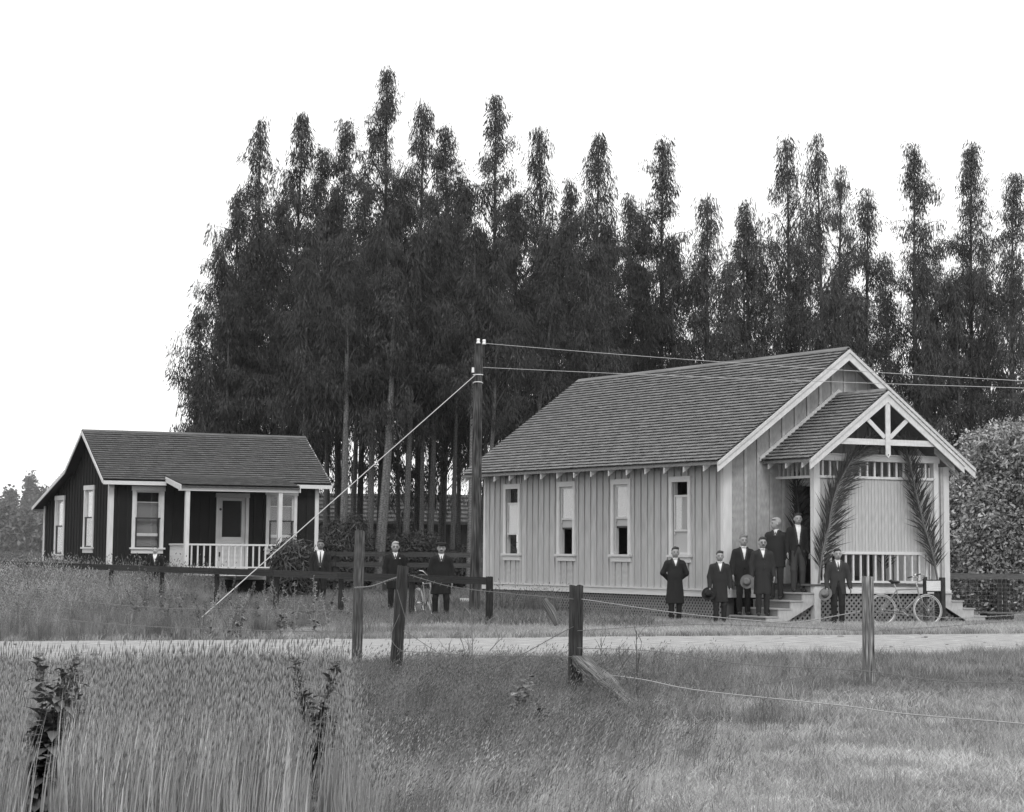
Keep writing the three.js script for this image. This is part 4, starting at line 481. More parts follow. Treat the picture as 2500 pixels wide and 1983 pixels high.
// board fence in front of the cottage yard
{ const a = gp(1186, 1530), b = V3(-12.8, 0, -70), e = a.clone().lerp(b, 1.9), Fn = thing('yard_fence', 'dark single-rail board fence running from the pole past the cottage', 'fence', V3(0, 0, 0)); const dir = e.clone().sub(a), L = dir.length(); dir.normalize(); let k = 0;
  const hh = s => 1.0 + 0.006 * s; for (let s = 0; s < L - 0.5; s += 3.0) { const p = a.clone().addScaledVector(dir, s), q = a.clone().addScaledVector(dir, Math.min(L, s + 2.985)); bar(Fn, 'rail', pick(M.fence, k), p.clone().setY(hh(s) - 0.075), q.clone().setY(hh(s + 3) - 0.075), 0.035, 0.15); const m = woodPost(p.clone().addScaledVector(V3(-dir.z, 0, dir.x), 0.0), s ? 0.13 : 0.15, 0.1, s ? hh(s) - 0.02 : hh(0) + 0.01, [0, 0], PM(s ? 0.06 : 0.03), { rough: 0.05 }); scene.remove(m); m.name = 'post'; m.position.addScaledVector(V3(-dir.z, 0, dir.x), 0.08); Fn.add(m); k++; } }
// corral fence under the trees
{ const Fn = thing('corral_fence', 'dark two-rail corral fence under the grove behind the men', 'fence', V3(0, 0, 0)); let k = 0; const a = pix(700, 1440, 88), b = pix(1185, 1440, 86); a.y = b.y = 0; for (let i = 0; i < 4; i++) { const p = a.clone().lerp(b, i / 4), q = a.clone().lerp(b, (i + 0.99) / 4); for (const h of [1.42, 1.06, 0.55]) bar(Fn, 'rail', M.oldwood[i % 2].clone(), p.clone().setY(h), q.clone().setY(h + 0.02), 0.03, h > 1 ? 0.16 : 0.12).material.color.setScalar(0.07 + 0.02 * (i % 2)); box(Fn, 'post', M.fence[i % 3], p.x - 0.1, p.x + 0.1, 0, 1.5, p.z - 0.15, p.z - 0.03); } box(Fn, 'post', M.fence[0], b.x - 0.1, b.x + 0.1, 0, 1.5, b.z - 0.15, b.z - 0.03); }
// wire mesh fence right of the porch
{ const Fn = thing('mesh_fence', 'wire mesh fence with a board top rail right of the porch', 'fence', V3(0, 0, 0)), a = pix(2290, 1500, 63), b = pix(2580, 1500, 63); a.y = b.y = 0; box(Fn, 'rail', M.oldwood[0], a.x, b.x, 0.97, 1.1, a.z, a.z + 0.03); for (const px of [2290, 2442, 2456, 2570]) { const p = pix(px, 1500, 63); box(Fn, 'post', M.fence[2], p.x - 0.05, p.x + 0.05, 0, px === 2456 ? 1.05 : 1.1, p.z - 0.1, p.z - 0.01); }
  const gs = []; for (let y = 0.05; y < 0.97; y += 0.1) gs.push(new THREE.BoxGeometry(b.x - a.x, 0.006, 0.004).translate((a.x + b.x) / 2, y, a.z + 0.035)); for (let x = a.x; x < b.x; x += 0.1) gs.push(new THREE.BoxGeometry(0.005, 0.95, 0.004).translate(x, 0.49, a.z + 0.04)); mesh(Fn, 'mesh', mergeGeometries(gs), M.wire).userData.kind = 'stuff'; }
// ---------------------------------------------------------------- palm fronds, bicycles, sign, odds and ends
const chW = (x, y, z) => V3(x, y, z).applyAxisAngle(V3(0, 1, 0), YAW).add(CH.position); // chapel-local point in the place
const frondMats = variants(0.04, 0.35, 4, 0.6);  frondMats.forEach(m => m.side = THREE.DoubleSide);
function frond(label, pts, len, seed, z) { // date palm frond: curved midrib, two ranks of stiff narrow leaflets
  const T = thing('palm_frond', label, 'palm frond', chW(pts[0][0], pts[0][1], z), YAW, 'palm fronds decorating the porch'), r = rng(seed), O = pts[0], c = new THREE.CatmullRomCurve3(pts.map(p => V3(p[0] - O[0], p[1] - O[1], (p[2] ?? 0)))), L = c.getLength();
  mesh(T, 'midrib', limb(c.getPoints(8), [0.024, 0.02, 0.014, 0.005], 6), G(0.13, 0.7)); const gs = [[], [], [], []];
  for (let s = 0.3; s < L; s += 0.018) for (const d of [-1, 1]) { const t = s / L, p = c.getPointAt(Math.min(1, t)), tg = c.getTangentAt(Math.min(1, t)), sd = V3(-tg.y, tg.x, 0).multiplyScalar(d), l = len * Math.pow(Math.sin(Math.PI * Math.min(0.97, 0.12 + 0.84 * t)), 0.6) * (0.6 + 0.6 * r()), an = 0.42 + 0.5 * r() - 0.2 * t;
      const dir = tg.clone().multiplyScalar(Math.cos(an)).addScaledVector(sd, Math.sin(an)).add(V3((r() - 0.5) * 0.2, (r() - 0.65) * 0.35, 0.05 + 0.4 * r())).normalize(), w = 0.011 + 0.006 * r(), sv = dir.clone().cross(V3(r() - 0.5, r() - 0.5, 1)).normalize(), m = p.clone().addScaledVector(dir, l * 0.4), e = p.clone().addScaledVector(dir, l).add(V3(0, -0.05 * r(), 0));
      const g = new THREE.BufferGeometry(); const a = [p, m.clone().addScaledVector(sv, w), m.clone().addScaledVector(sv, -w), m.clone().addScaledVector(sv, w), e, m.clone().addScaledVector(sv, -w)].flatMap(v => [v.x, v.y, v.z]); g.setAttribute('position', new THREE.Float32BufferAttribute(a, 3)); g.computeVertexNormals(); gs[Math.floor(r() * 4)].push(g); }
  gs.forEach((q, i) => { mesh(T, 'leaflets', mergeGeometries(q), frondMats[i]).userData.kind = 'stuff'; }); return T; }
frond('large palm frond arching up the left porch post', [[-0.07, 0.9], [0.03, 1.57], [0.2, 2.15], [0.34, 2.77], [0.62, 3.34, 0.02], [0.9, 3.69, 0.06], [1.13, 3.91, 0.1], [1.5, 4.15, 0.15]], 0.7, 901, 0.13);
frond('large palm frond arching up the right porch post', [[3.11, 0.95], [2.98, 1.53], [2.82, 1.95], [2.73, 2.21], [2.55, 2.85], [2.4, 3.41, 0.03], [2.24, 3.88, 0.08], [1.98, 4.2, 0.14]], 0.64, 902, 0.13);
frond('dark palm frond standing beside the chapel doorway behind the men', [[0.33, 0.9], [0.36, 1.5], [0.4, 2.2], [0.38, 2.8], [0.3, 3.3]], 0.6, 903, -1.36);
frond('palm frond at the right of the doorway seen through the balusters', [[2.75, 0.9], [2.72, 1.5], [2.62, 2.2], [2.55, 2.9], [2.5, 3.3]], 0.45, 904, -1.36);
function bicycle(label, p, turn, lean) { const T = thing('bicycle', label, 'bicycle', p, turn), I = new THREE.Group(); T.rotation.order = 'YXZ'; T.rotation.x = lean; const R = 0.345, fr = G(0.22, 0.5, { metalness: 0.3 }), tyre = G(0.3, 0.8), blk = G(0.03, 0.6), chr = G(0.6, 0.3, { metalness: 0.6 }), W = 1.06;
  for (const x of [0, W]) { const w = new THREE.Group(); w.name = 'wheel'; w.position.set(x, R, 0); T.add(w); mesh(w, 'tyre', new THREE.TorusGeometry(R - 0.02, 0.021, 8, 44), tyre); mesh(w, 'rim', new THREE.TorusGeometry(R - 0.046, 0.01, 6, 40), chr); mesh(w, 'hub', new THREE.CylinderGeometry(0.02, 0.02, 0.09, 10).rotateX(Math.PI / 2), chr); const sp = []; for (let i = 0; i < 28; i++) { const a = i / 28 * 6.283, z = i % 2 ? 0.03 : -0.03; sp.push(rod(V3(0.018 * Math.cos(a + 1), 0.018 * Math.sin(a + 1), z), V3((R - 0.05) * Math.cos(a), (R - 0.05) * Math.sin(a), 0), 0.0012, 0.0012, 3)); } mesh(w, 'spokes', mergeGeometries(sp), chr).userData.kind = 'stuff'; }
  const bb = V3(0.47, 0.29, 0), seat = V3(0.33, 0.82, 0), hd0 = V3(0.88, 0.66, 0), hd1 = V3(0.85, 0.85, 0), rear = V3(0, R, 0), front = V3(W, R, 0), st = V3(0.36, 0.79, 0);
  const tb = (n, A, B, r) => mesh(T, n, rod(A, B, r, r, 8), fr); tb('seat_tube', bb, st, 0.015); tb('top_tube', V3(0.355, 0.78, 0), V3(0.86, 0.8, 0), 0.014); tb('down_tube', bb, V3(0.89, 0.66, 0), 0.016); tb('head_tube', hd0, hd1, 0.019); for (const z of [-0.05, 0.05]) { tb('chain_stay', bb.clone().setZ(z * 0.6), rear.clone().setZ(z), 0.009); tb('seat_stay', V3(0.36, 0.76, z * 0.4), rear.clone().setZ(z), 0.008); mesh(T, 'fork_blade', tube([V3(0.885, 0.65, z * 0.7), V3(0.95, 0.5, z), V3(W, R, z)], 0.01, 10), fr); }
  mesh(T, 'seat_post', rod(st, V3(0.31, 0.93, 0), 0.012), chr); const sg = new THREE.SphereGeometry(0.5, 16, 10); sg.scale(0.28, 0.07, 0.2); { const q = sg.attributes.position; for (let i = 0; i < q.count; i++) { const x = q.getX(i); q.setZ(i, q.getZ(i) * (x > 0 ? 1 - 1.25 * Math.max(0, x) / 0.2 * 0.6 : 1)); q.setY(i, q.getY(i) + (x < -0.06 ? 0.025 : 0)); } sg.computeVertexNormals(); } mesh(T, 'saddle', sg, blk).position.set(0.33, 0.95, 0);
  mesh(T, 'stem', rod(hd1, V3(0.83, 0.95, 0), 0.012), chr); for (const z of [-1, 1]) { mesh(T, 'handlebar', tube([V3(0.84, 0.95, 0), V3(0.93, 0.99, z * 0.1), V3(0.95, 1.08, z * 0.2), V3(0.84, 1.1, z * 0.25)], 0.011, 14), chr); mesh(T, 'grip', rod(V3(0.85, 1.1, z * 0.245), V3(0.74, 1.075, z * 0.26), 0.016), blk); }
  mesh(T, 'bell', new THREE.SphereGeometry(0.03, 10, 8), G(0.8, 0.3)).position.set(0.9, 1.13, -0.18); mesh(T, 'chain_wheel', new THREE.TorusGeometry(0.085, 0.008, 5, 24), blk).position.set(bb.x, bb.y, 0.05); for (const s of [-1, 1]) { const e = V3(bb.x + s * 0.12, bb.y - s * 0.11, s * 0.09); mesh(T, 'crank', rod(bb.clone().setZ(s * 0.07), e, 0.008), chr); mesh(T, 'pedal', new THREE.BoxGeometry(0.09, 0.02, 0.08), blk).position.copy(e).add(V3(0, 0, s * 0.04)); }
  mesh(T, 'chain', tube([V3(bb.x, bb.y + 0.08, 0.05), V3(0, R + 0.03, 0.05), V3(-0.035, R, 0.05), V3(0, R - 0.03, 0.05), V3(bb.x, bb.y - 0.08, 0.05)], 0.004, 20, 4), blk); return T; }
bicycle('bicycle with pale tyres leaning against the chapel porch', chW(1.4, 0, 0.42), YAW * 0.45, -0.13);
bicycle('bicycle mostly hidden behind the man in the flat cap', V3(-1.95, 0, -58.2), -1.2, 0.05);
{ // notice board beside the bicycle
  const T = thing('notice_board', 'small blank white notice board on dark posts beside the bicycle', 'sign', chW(2.66, 0, 0.58), YAW), b = (n, m, ...a) => box(T, n, m, ...a); b('post', M.fence[2], 0.18, 0.28, 0, 1.05, -0.05, 0.05); b('post', M.fence[2], -0.25, -0.17, 0, 1.06, -0.06, 0.0); b('frame', M.fence[1], -0.235, 0.18, 0.73, 1.0, -0.005, 0.02); b('board', G(0.78, 0.8, { map: TG[0] }), -0.212, 0.17, 0.755, 0.975, 0.021, 0.027); for (let i = 0; i < 2; i++) b('backing_board', M.fence[i], 0.03 + i * 0.075, 0.1 + i * 0.075, 0.02, 0.73, -0.03, -0.01); }
{ const p = gp(1084, 1518); const m = box(scene, numbered('loose_plank'), M.oldwood[2].clone(), p.x - 0.62, p.x + 0.6, 0.03, 0.075, p.z - 0.1, p.z + 0.06); m.material.color.setScalar(0.36); tag(m, 'pale plank lying in the grass at the capped man\'s feet', 'plank'); }
{ const p = gp(1990, 1541), m = box(scene, numbered('culvert_plank'), M.fence[0], p.x - 0.55, p.x + 0.55, 0.0, 0.07, p.z - 0.06, p.z + 0.14); m.rotation.y = 0.2; tag(m, 'dark plank at the road edge below the porch steps', 'plank'); }
{ const p = gp(1135, 1480), T = thing('pail', 'small white pail on the grass left of the utility pole', 'pail', p.setY(0)), w = G(0.7, 0.6); mesh(T, 'bowl', new THREE.LatheGeometry([[0, 0.0], [0.1, 0], [0.14, 0.22], [0.15, 0.22], [0.11, -0.01]].map(q => new THREE.Vector2(...q)), 20), w); w.side = THREE.DoubleSide; mesh(T, 'handle', new THREE.TorusGeometry(0.14, 0.006, 5, 20, Math.PI), M.sashDark).position.y = 0.2; }
{ const p = gp(2432, 1523), T = thing('wooden_box', 'low dark wooden box on the ground beside the right porch steps', 'box', p, 0.3); for (let i = 0; i < 3; i++) box(T, 'side_board', pick(M.fence, i), -0.3, 0.35, i * 0.075, i * 0.075 + 0.07, -0.2, 0.2); box(T, 'lid', M.oldwood[0], -0.33, 0.38, 0.226, 0.25, -0.22, 0.22); }
// ---------------------------------------------------------------- people
const cap = (p, a, b, ra, rb) => { const ax = b[0] - a[0], ay = b[1] - a[1], az = b[2] - a[2], px = p[0] - a[0], py = p[1] - a[1], pz = p[2] - a[2]; let t = (px * ax + py * ay + pz * az) / (ax * ax + ay * ay + az * az); t = t < 0 ? 0 : t > 1 ? 1 : t; return Math.hypot(px - ax * t, py - ay * t, pz - az * t) - (ra + (rb - ra) * t); };
const ell = (p, c, r) => { const x = (p[0] - c[0]) / r[0], y = (p[1] - c[1]) / r[1], z = (p[2] - c[2]) / r[2], k = Math.hypot(x, y, z), m = Math.min(r[0], r[1], r[2]); return (k - 1) * m; };
const smin = (a, b, k) => { const h = Math.max(0, k - Math.abs(a - b)) / k; return Math.min(a, b) - h * h * k * 0.25; };
function nets(f, lo, hi, h, color, sparse) { // surface nets of a distance field
  const n = [0, 1, 2].map(i => Math.ceil((hi[i] - lo[i]) / h) + 1), F = new Float32Array(n[0] * n[1] * n[2]), id = (i, j, k) => (k * n[1] + j) * n[0] + i;
  const B = 5, far = h * B * 0.9 * (sparse || 0); // whole blocks far from the surface are skipped
  for (let K = 0; K < n[2]; K += B) for (let J = 0; J < n[1]; J += B) for (let I = 0; I < n[0]; I += B) { const c = sparse ? f([lo[0] + (I + 2) * h, lo[1] + (J + 2) * h, lo[2] + (K + 2) * h]) : 0, skip = sparse && Math.abs(c) > far; for (let k = K; k < Math.min(K + B, n[2]); k++) for (let j = J; j < Math.min(J + B, n[1]); j++) for (let i = I; i < Math.min(I + B, n[0]); i++) F[id(i, j, k)] = skip ? c : f([lo[0] + i * h, lo[1] + j * h, lo[2] + k * h]); }
  const vi = new Int32Array(F.length).fill(-1), pos = [], idx = [], col = [];
  for (let k = 0; k < n[2] - 1; k++) for (let j = 0; j < n[1] - 1; j++) for (let i = 0; i < n[0] - 1; i++) { let c = 0, x = 0, y = 0, z = 0; const v = (a, b, d) => F[id(i + a, j + b, k + d)];
    for (const [a, b] of EDG) { const A = v(...a), B = v(...b); if ((A < 0) !== (B < 0)) { const t = A / (A - B); x += a[0] + (b[0] - a[0]) * t; y += a[1] + (b[1] - a[1]) * t; z += a[2] + (b[2] - a[2]) * t; c++; } }
    if (c) { vi[id(i, j, k)] = pos.length / 3; const P = [lo[0] + (i + x / c) * h, lo[1] + (j + y / c) * h, lo[2] + (k + z / c) * h]; pos.push(...P); if (color) { const g = color(P); col.push(g, g, g); } } }
  const q = (a, b, c, d, fl) => { if (a < 0 || b < 0 || c < 0 || d < 0) return; if (fl) idx.push(a, b, c, a, c, d); else idx.push(a, c, b, a, d, c); };
  for (let k = 1; k < n[2] - 1; k++) for (let j = 1; j < n[1] - 1; j++) for (let i = 1; i < n[0] - 1; i++) { const A = F[id(i, j, k)] < 0; if (A !== F[id(i + 1, j, k)] < 0) q(vi[id(i, j - 1, k - 1)], vi[id(i, j, k - 1)], vi[id(i, j, k)], vi[id(i, j - 1, k)], A); if (A !== F[id(i, j + 1, k)] < 0) q(vi[id(i - 1, j, k - 1)], vi[id(i - 1, j, k)], vi[id(i, j, k)], vi[id(i, j, k - 1)], A); if (A !== F[id(i, j, k + 1)] < 0) q(vi[id(i - 1, j - 1, k)], vi[id(i, j - 1, k)], vi[id(i, j, k)], vi[id(i - 1, j, k)], A); }
  const g = new THREE.BufferGeometry(); g.setAttribute('position', new THREE.Float32BufferAttribute(pos, 3)); if (color) g.setAttribute('color', new THREE.Float32BufferAttribute(col, 3)); g.setIndex(idx); g.computeVertexNormals(); return g; }
const CO8 = [[0, 0, 0], [1, 0, 0], [0, 1, 0], [1, 1, 0], [0, 0, 1], [1, 0, 1], [0, 1, 1], [1, 1, 1]], EDG = [[0, 1], [2, 3], [4, 5], [6, 7], [0, 2], [1, 3], [4, 6], [5, 7], [0, 4], [1, 5], [2, 6], [3, 7]].map(([a, b]) => [CO8[a], CO8[b]]);
const skinM = new THREE.MeshStandardMaterial({ vertexColors: true, roughness: 0.6 });
function person(label, p, turn, H, o) { // built 1.66 tall, then scaled; faces +z
  const T = thing('person', label, 'person', p, turn), k = H / 1.66; T.scale.setScalar(k); const sk = o.skin ?? 0.27, hairV = o.hair ?? 0.025, cm = G(o.coat ?? 0.022, 0.9), tm = G(o.trousers ?? (o.coat ?? 0.022) * 0.9, 0.9), wm = G(0.72, 0.8), bm = G(0.02, 0.5), hm = G(hairV, 0.7), fat = o.fat ?? 1;
  const hy = 1.545, hx = 0, hz = 0.02, ht = o.headTurn ?? 0, ct = Math.cos(ht), s_ = Math.sin(ht);
  // skin: head, neck and both hands in one field with the (covered) arms and trunk
  const el = o.elbow ?? [[-0.25, 1.1, -0.02], [0.25, 1.1, -0.02]], wr = o.wrist ?? [[-0.25, 0.86, 0.05], [0.25, 0.86, 0.05]], hd = q => { const x = (q[0] - hx) / 1.09, z = (q[2] - hz) / 1.06; return [x * ct - z * s_, (q[1] - hy) / 1.05, x * s_ + z * ct]; };
  const headF = q => { const w = hd(q); let d = ell(w, [0, 0.025, -0.008], [0.073, 0.09, 0.092]); d = smin(d, ell(w, [0, -0.045, 0.022], [0.055, 0.068, 0.062]), 0.05); d = smin(d, cap(w, [0, 0.005, 0.085], [0, -0.025, 0.102], 0.009, 0.014), 0.012); d = smin(d, cap(w, [-0.035, 0.022, 0.074], [0.035, 0.022, 0.074], 0.012, 0.012), 0.02); for (const s of [-1, 1]) { d = Math.max(d, -ell(w, [s * 0.03, 0.002, 0.1], [0.016, 0.01, 0.016])); d = smin(d, ell(w, [s * 0.077, -0.01, -0.005], [0.011, 0.031, 0.02]), 0.01); } d = smin(d, ell(w, [0, -0.058, 0.076], [0.026, 0.014, 0.012]), 0.012); return smin(d, cap(q, [0, 1.36, -0.01], [0, 1.47, 0.0], 0.058, 0.054), 0.03); };
  const headC = q => { const w = hd(q), ax = Math.abs(w[0]); let v = sk; if (w[2] > 0.05) { if (Math.hypot((ax - 0.03) / 0.013, (w[1] - 0.001) / 0.006) < 1) v = sk * 0.25; else if (Math.abs(w[1] - 0.024) < 0.005 && ax > 0.014 && ax < 0.046) v = sk * 0.45; else if (Math.abs(w[1] + 0.058) < 0.004 && ax < 0.024) v = sk * 0.45; if (o.moustache && Math.abs(w[1] + 0.046) < 0.009 && ax < 0.032) v = o.beard ? hairV : 0.03; if (o.beard && w[1] < -0.066 && ax < 0.045) v = hairV; } return v; };
  const hands = [];
  for (const s of [0, 1]) { const W = wr[s], E = el[s], d = [W[0] - E[0], W[1] - E[1], W[2] - E[2]], L = Math.hypot(...d).valueOf(), u = d.map(x => x / L), sd = s ? 1 : -1, at = (a, b, c) => [W[0] + u[0] * a + b * 0.35 * sd * 0.3 + c * 0.2, W[1] + u[1] * a, W[2] + u[2] * a + b]; // across the palm runs along z
    const fing = [0, 1, 2, 3].map(i => { const z = (i - 1.5) * 0.02, l = [0.068, 0.076, 0.07, 0.056][i]; return [at(0.075, -z, 0), at(0.075 + l * 0.5, -z * 1.05, -0.03 * sd), at(0.075 + l * 0.95, -z * 1.05, -0.1 * sd)]; }), th = [at(0.02, 0.03, 0), at(0.055, 0.05, -0.02 * sd), at(0.085, 0.045, -0.07 * sd)];
    const f = q => { let e = cap(q, W, at(0.02, 0, 0), 0.027, 0.028); for (const z of [-0.022, 0, 0.022]) e = smin(e, cap(q, at(0.015, z * 0.7, 0), at(0.075, z, 0), 0.016, 0.014), 0.012); for (const g of fing) { e = Math.min(e, cap(q, g[0], g[1], 0.0098, 0.0092)); e = Math.min(e, cap(q, g[1], g[2], 0.0092, 0.008)); } e = smin(e, cap(q, th[0], th[1], 0.013, 0.011), 0.01); return Math.min(e, cap(q, th[1], th[2], 0.011, 0.009)); };
    hands.push([at(0.07, 0, 0), f]); }
  // coat
  const hem = o.hem ?? 0.55, sh = 1.37, zs = 0.6;
  const trunk = q => { const z = q[2] / zs * 0.95; const p2 = [q[0], q[1], z]; let d = cap(p2, [0, 1.06, -0.01], [0, 1.25, -0.02], 0.15 * fat, 0.162); d = smin(d, Math.min(cap(p2, [-0.14, 1.3, -0.02], [0, 1.36, -0.02], 0.066, 0.05), cap(p2, [0.14, 1.3, -0.02], [0, 1.36, -0.02], 0.066, 0.05)), 0.07); const fl = o.flare ?? 0.19; const lo = hem + 0.02; d = smin(d, cap(p2, [0, lo + (fl - 0.02) * 0, -0.01], [0, 1.03, -0.01], fl, 0.155 * fat), 0.06); return Math.max(d * 0.8, hem - q[1]); };
  const arms = q => { let d = 9; for (const s of [0, 1]) { const S = [s ? 0.17 : -0.17, 1.3, -0.02]; d = Math.min(d, smin(cap(q, S, el[s], 0.073, 0.06), cap(q, el[s], wr[s], 0.06, 0.047), 0.03)); } return d; };
  const cut = o.cut ?? 0; // coat fronts curving away below the button
  const fo = p.x * 3.7, coatF = q => { let d = smin(trunk(q), arms(q), 0.035) + 0.011 * fbm(q[0] * 9 + fo, q[1] * 3.2, q[2] * 6, 2) + (q[1] < 1 ? 0.009 * (1 - q[1]) * Math.sin(Math.atan2(q[0], q[2]) * 9 + fo) : 0); if (q[1] < 0.98 && q[2] > 0.02) d = Math.max(d, (0.006 + cut * Math.max(0, 0.98 - q[1])) - Math.abs(q[0])); return Math.max(d, q[1] - 1.425); };
  mesh(T, 'coat', nets(coatF, [-0.42, hem - 0.03, -0.26], [0.42, 1.46, 0.28], 0.0165), cm);
  // shirt front and lapels lie on the chest
  const vb = o.vBottom ?? 1.2, vw = o.vWide ?? 0.055, inV = q => { const t = (q[1] - vb) / (1.42 - vb); return Math.max(vb - q[1], Math.abs(q[0]) - vw * Math.min(1, t * 1.05) - 0.002, -q[2] + 0.02, q[1] - 1.43); };
  mesh(T, 'shirt_front', nets(q => Math.max(Math.min(trunk(q) - 0.006, cap(q, [0, 1.38, 0], [0, 1.43, 0.005], 0.062, 0.057)), inV(q)), [-0.1, vb - 0.02, 0.0], [0.1, 1.45, 0.24], 0.0085), wm);
  mesh(T, 'collar', new THREE.CylinderGeometry(0.056, 0.064, 0.05, 16, 1, true), wm).position.set(0, 1.425, -0.004); wm.side = THREE.DoubleSide;
  mesh(T, 'lapels', nets(q => Math.max(Math.min(trunk(q) - 0.013, cap(q, [-0.1, 1.38, -0.01], [0.1, 1.38, -0.01], 0.07, 0.07)), Math.max(vb - 0.015 - q[1], inV([q[0], Math.max(q[1], vb + 0.001), q[2]]) - 0.045, -inV(q) + 0.0, -q[2] + 0.03, q[1] - 1.42)), [-0.17, vb - 0.04, 0.0], [0.17, 1.44, 0.24], 0.0095), G((o.coat ?? 0.022) * 0.8, 0.7));
  if (o.tie !== false) { const tz = 0.128; if (o.tie === 'bow') mesh(T, 'tie', nets(q => Math.min(ell(q, [-0.024, 1.415, 0.075], [0.025, 0.013, 0.012]), ell(q, [0.024, 1.415, 0.075], [0.025, 0.013, 0.012])), [-0.06, 1.39, 0.05], [0.06, 1.44, 0.1], 0.006), o.tieWhite ? wm : bm); else { const tf = q => Math.max(trunk(q) - 0.012, Math.abs(q[0]) - 0.009 - 0.014 * Math.max(0, 1.41 - q[1]) * 4, vb + 0.03 - q[1], q[1] - 1.42, -q[2]); mesh(T, 'tie', nets(tf, [-0.05, vb, 0.0], [0.05, 1.44, 0.24], 0.008), o.tieWhite ? wm : bm); } }
  // trousers and shoes
  const ft = o.feet ?? [[-0.085, 0.02], [0.085, 0.02]], kn = ft.map((f, i) => [f[0] * 1.02, 0.46, f[1] * 0.5 + 0.015]);
  mesh(T, 'trousers', nets(q => { let d = 9; for (const i of [0, 1]) { const s = i ? 1 : -1; d = smin(d, smin(cap(q, [s * 0.08, 0.84, -0.01], kn[i], 0.088, 0.068), cap(q, kn[i], [ft[i][0], 0.075, ft[i][1] - 0.02], 0.068, 0.056), 0.02), 0.01); } d = smin(d, ell(q, [0, 0.9, -0.01], [0.15, 0.13, 0.1]), 0.04); return Math.max(d, 0.035 - q[1]); }, [-0.26, 0.01, -0.2], [0.26, 1.02, 0.22], 0.0165), tm);
  for (const i of [0, 1]) mesh(T, 'shoe', nets(q => { const s = i ? 1 : -1; let d = smin(ell(q, [ft[i][0] + s * 0.012, 0.038, ft[i][1] + 0.07], [0.043, 0.038, 0.085]), ell(q, [ft[i][0], 0.045, ft[i][1] - 0.02], [0.038, 0.05, 0.05]), 0.03); return Math.max(d, 0.002 - q[1]); }, [ft[i][0] - 0.09, -0.01, ft[i][1] - 0.1], [ft[i][0] + 0.09, 0.12, ft[i][1] + 0.18], 0.011), bm);
  { // one continuous body: head, neck, trunk, arms, hands and legs; the covered parts stay inside the clothes
    const core = q => { let d = 9; if (q[1] > 1.28) d = headF(q); if (q[1] < 1.42) { const p2 = [q[0], q[1], q[2] / 0.55]; d = smin(d, cap(p2, [0, 0.9, -0.01], [0, 1.3, -0.02], 0.1, 0.11), 0.03); d = smin(d, cap(q, [0, 1.25, -0.015], [0, 1.4, -0.01], 0.055, 0.052), 0.03); for (const s of [0, 1]) { const S = [s ? 0.15 : -0.15, 1.295, -0.02]; d = smin(d, cap(q, [0, 1.28, -0.02], S, 0.045, 0.045), 0.02); d = smin(d, cap(q, S, el[s], 0.045, 0.036), 0.01); d = smin(d, cap(q, el[s], wr[s], 0.036, 0.026), 0.01); const [c, f] = hands[s]; if (Math.abs(q[0] - c[0]) < 0.14 && Math.abs(q[1] - c[1]) < 0.15 && Math.abs(q[2] - c[2]) < 0.14) d = smin(d, f(q), 0.008); } if (q[1] < 1.0) for (const i of [0, 1]) { const s = i ? 1 : -1; d = smin(d, cap(q, [s * 0.075, 0.88, -0.01], kn[i], 0.062, 0.046), 0.02); d = smin(d, cap(q, kn[i], [ft[i][0], 0.075, ft[i][1] - 0.02], 0.046, 0.034), 0.02); } } return d; };
    mesh(T, 'body', nets(core, [-0.36, 0.02, -0.3], [0.36, 1.7, 0.24], 0.0082, q => q[1] > 1.4 ? headC(q) : sk, 1.6), skinM); }
  if (o.buttons) for (let i = 0; i < 3; i++) mesh(T, 'button', new THREE.SphereGeometry(0.008, 6, 5), bm).position.set(0.02, vb - 0.04 - i * 0.085, 0.116);
  // hair, cap
  if (!o.cap) mesh(T, 'hair', nets(q => { const w = hd(q); let d = ell(w, [0, 0.036, -0.016], [0.0775, 0.092, 0.095]); d = smin(d, ell(w, [o.part ?? 0.02, 0.092, 0.045], [0.056, 0.026, 0.04]), 0.02) + 0.004 * fbm(w[0] * 40, w[1] * 40, w[2] * 40, 2); d = Math.max(d, 0.066 + (w[0] * (o.part ?? 0.02)) * 4 - w[1] - (w[2] < 0.05 ? Math.min(0.16, (0.05 - w[2]) * 2.4) : 0)); return Math.max(d, -ell(w, [0, 0.01, 0.02], [0.071, 0.07, 0.08])); }, [-0.13, 1.42, -0.16], [0.13, 1.71, 0.16], 0.008), hm);
  else { mesh(T, 'hair', nets(q => { const w = hd(q); return Math.max(ell(w, [0, 0.03, -0.016], [0.079, 0.088, 0.094]), -0.05 - w[1], w[2] - 0.035); }, [-0.12, 1.42, -0.15], [0.12, 1.66, 0.1], 0.009), hm); mesh(T, 'cap', nets(q => { const w = hd(q); let d = ell(w, [0, 0.082, -0.004], [0.108, 0.05, 0.118]); d = Math.max(d, 0.05 - w[1]); return smin(d, ell(w, [0, 0.055, 0.1], [0.065, 0.012, 0.05]), 0.012); }, [-0.14, 1.55, -0.15], [0.14, 1.7, 0.18], 0.009), G(0.018, 0.95)); }
  if (o.glasses) { for (const s of [-1, 1]) { const g = mesh(T, 'spectacles', new THREE.TorusGeometry(0.02, 0.003, 5, 16), bm); g.position.set(s * 0.03 * ct + 0.1 * Math.sin(ht), hy + 0.003, hz + 0.1); } }
  if (o.flower) mesh(T, 'lapel_flower', new THREE.SphereGeometry(0.014, 8, 6), wm).position.set(0.1, 1.29, 0.1);
  return T; }
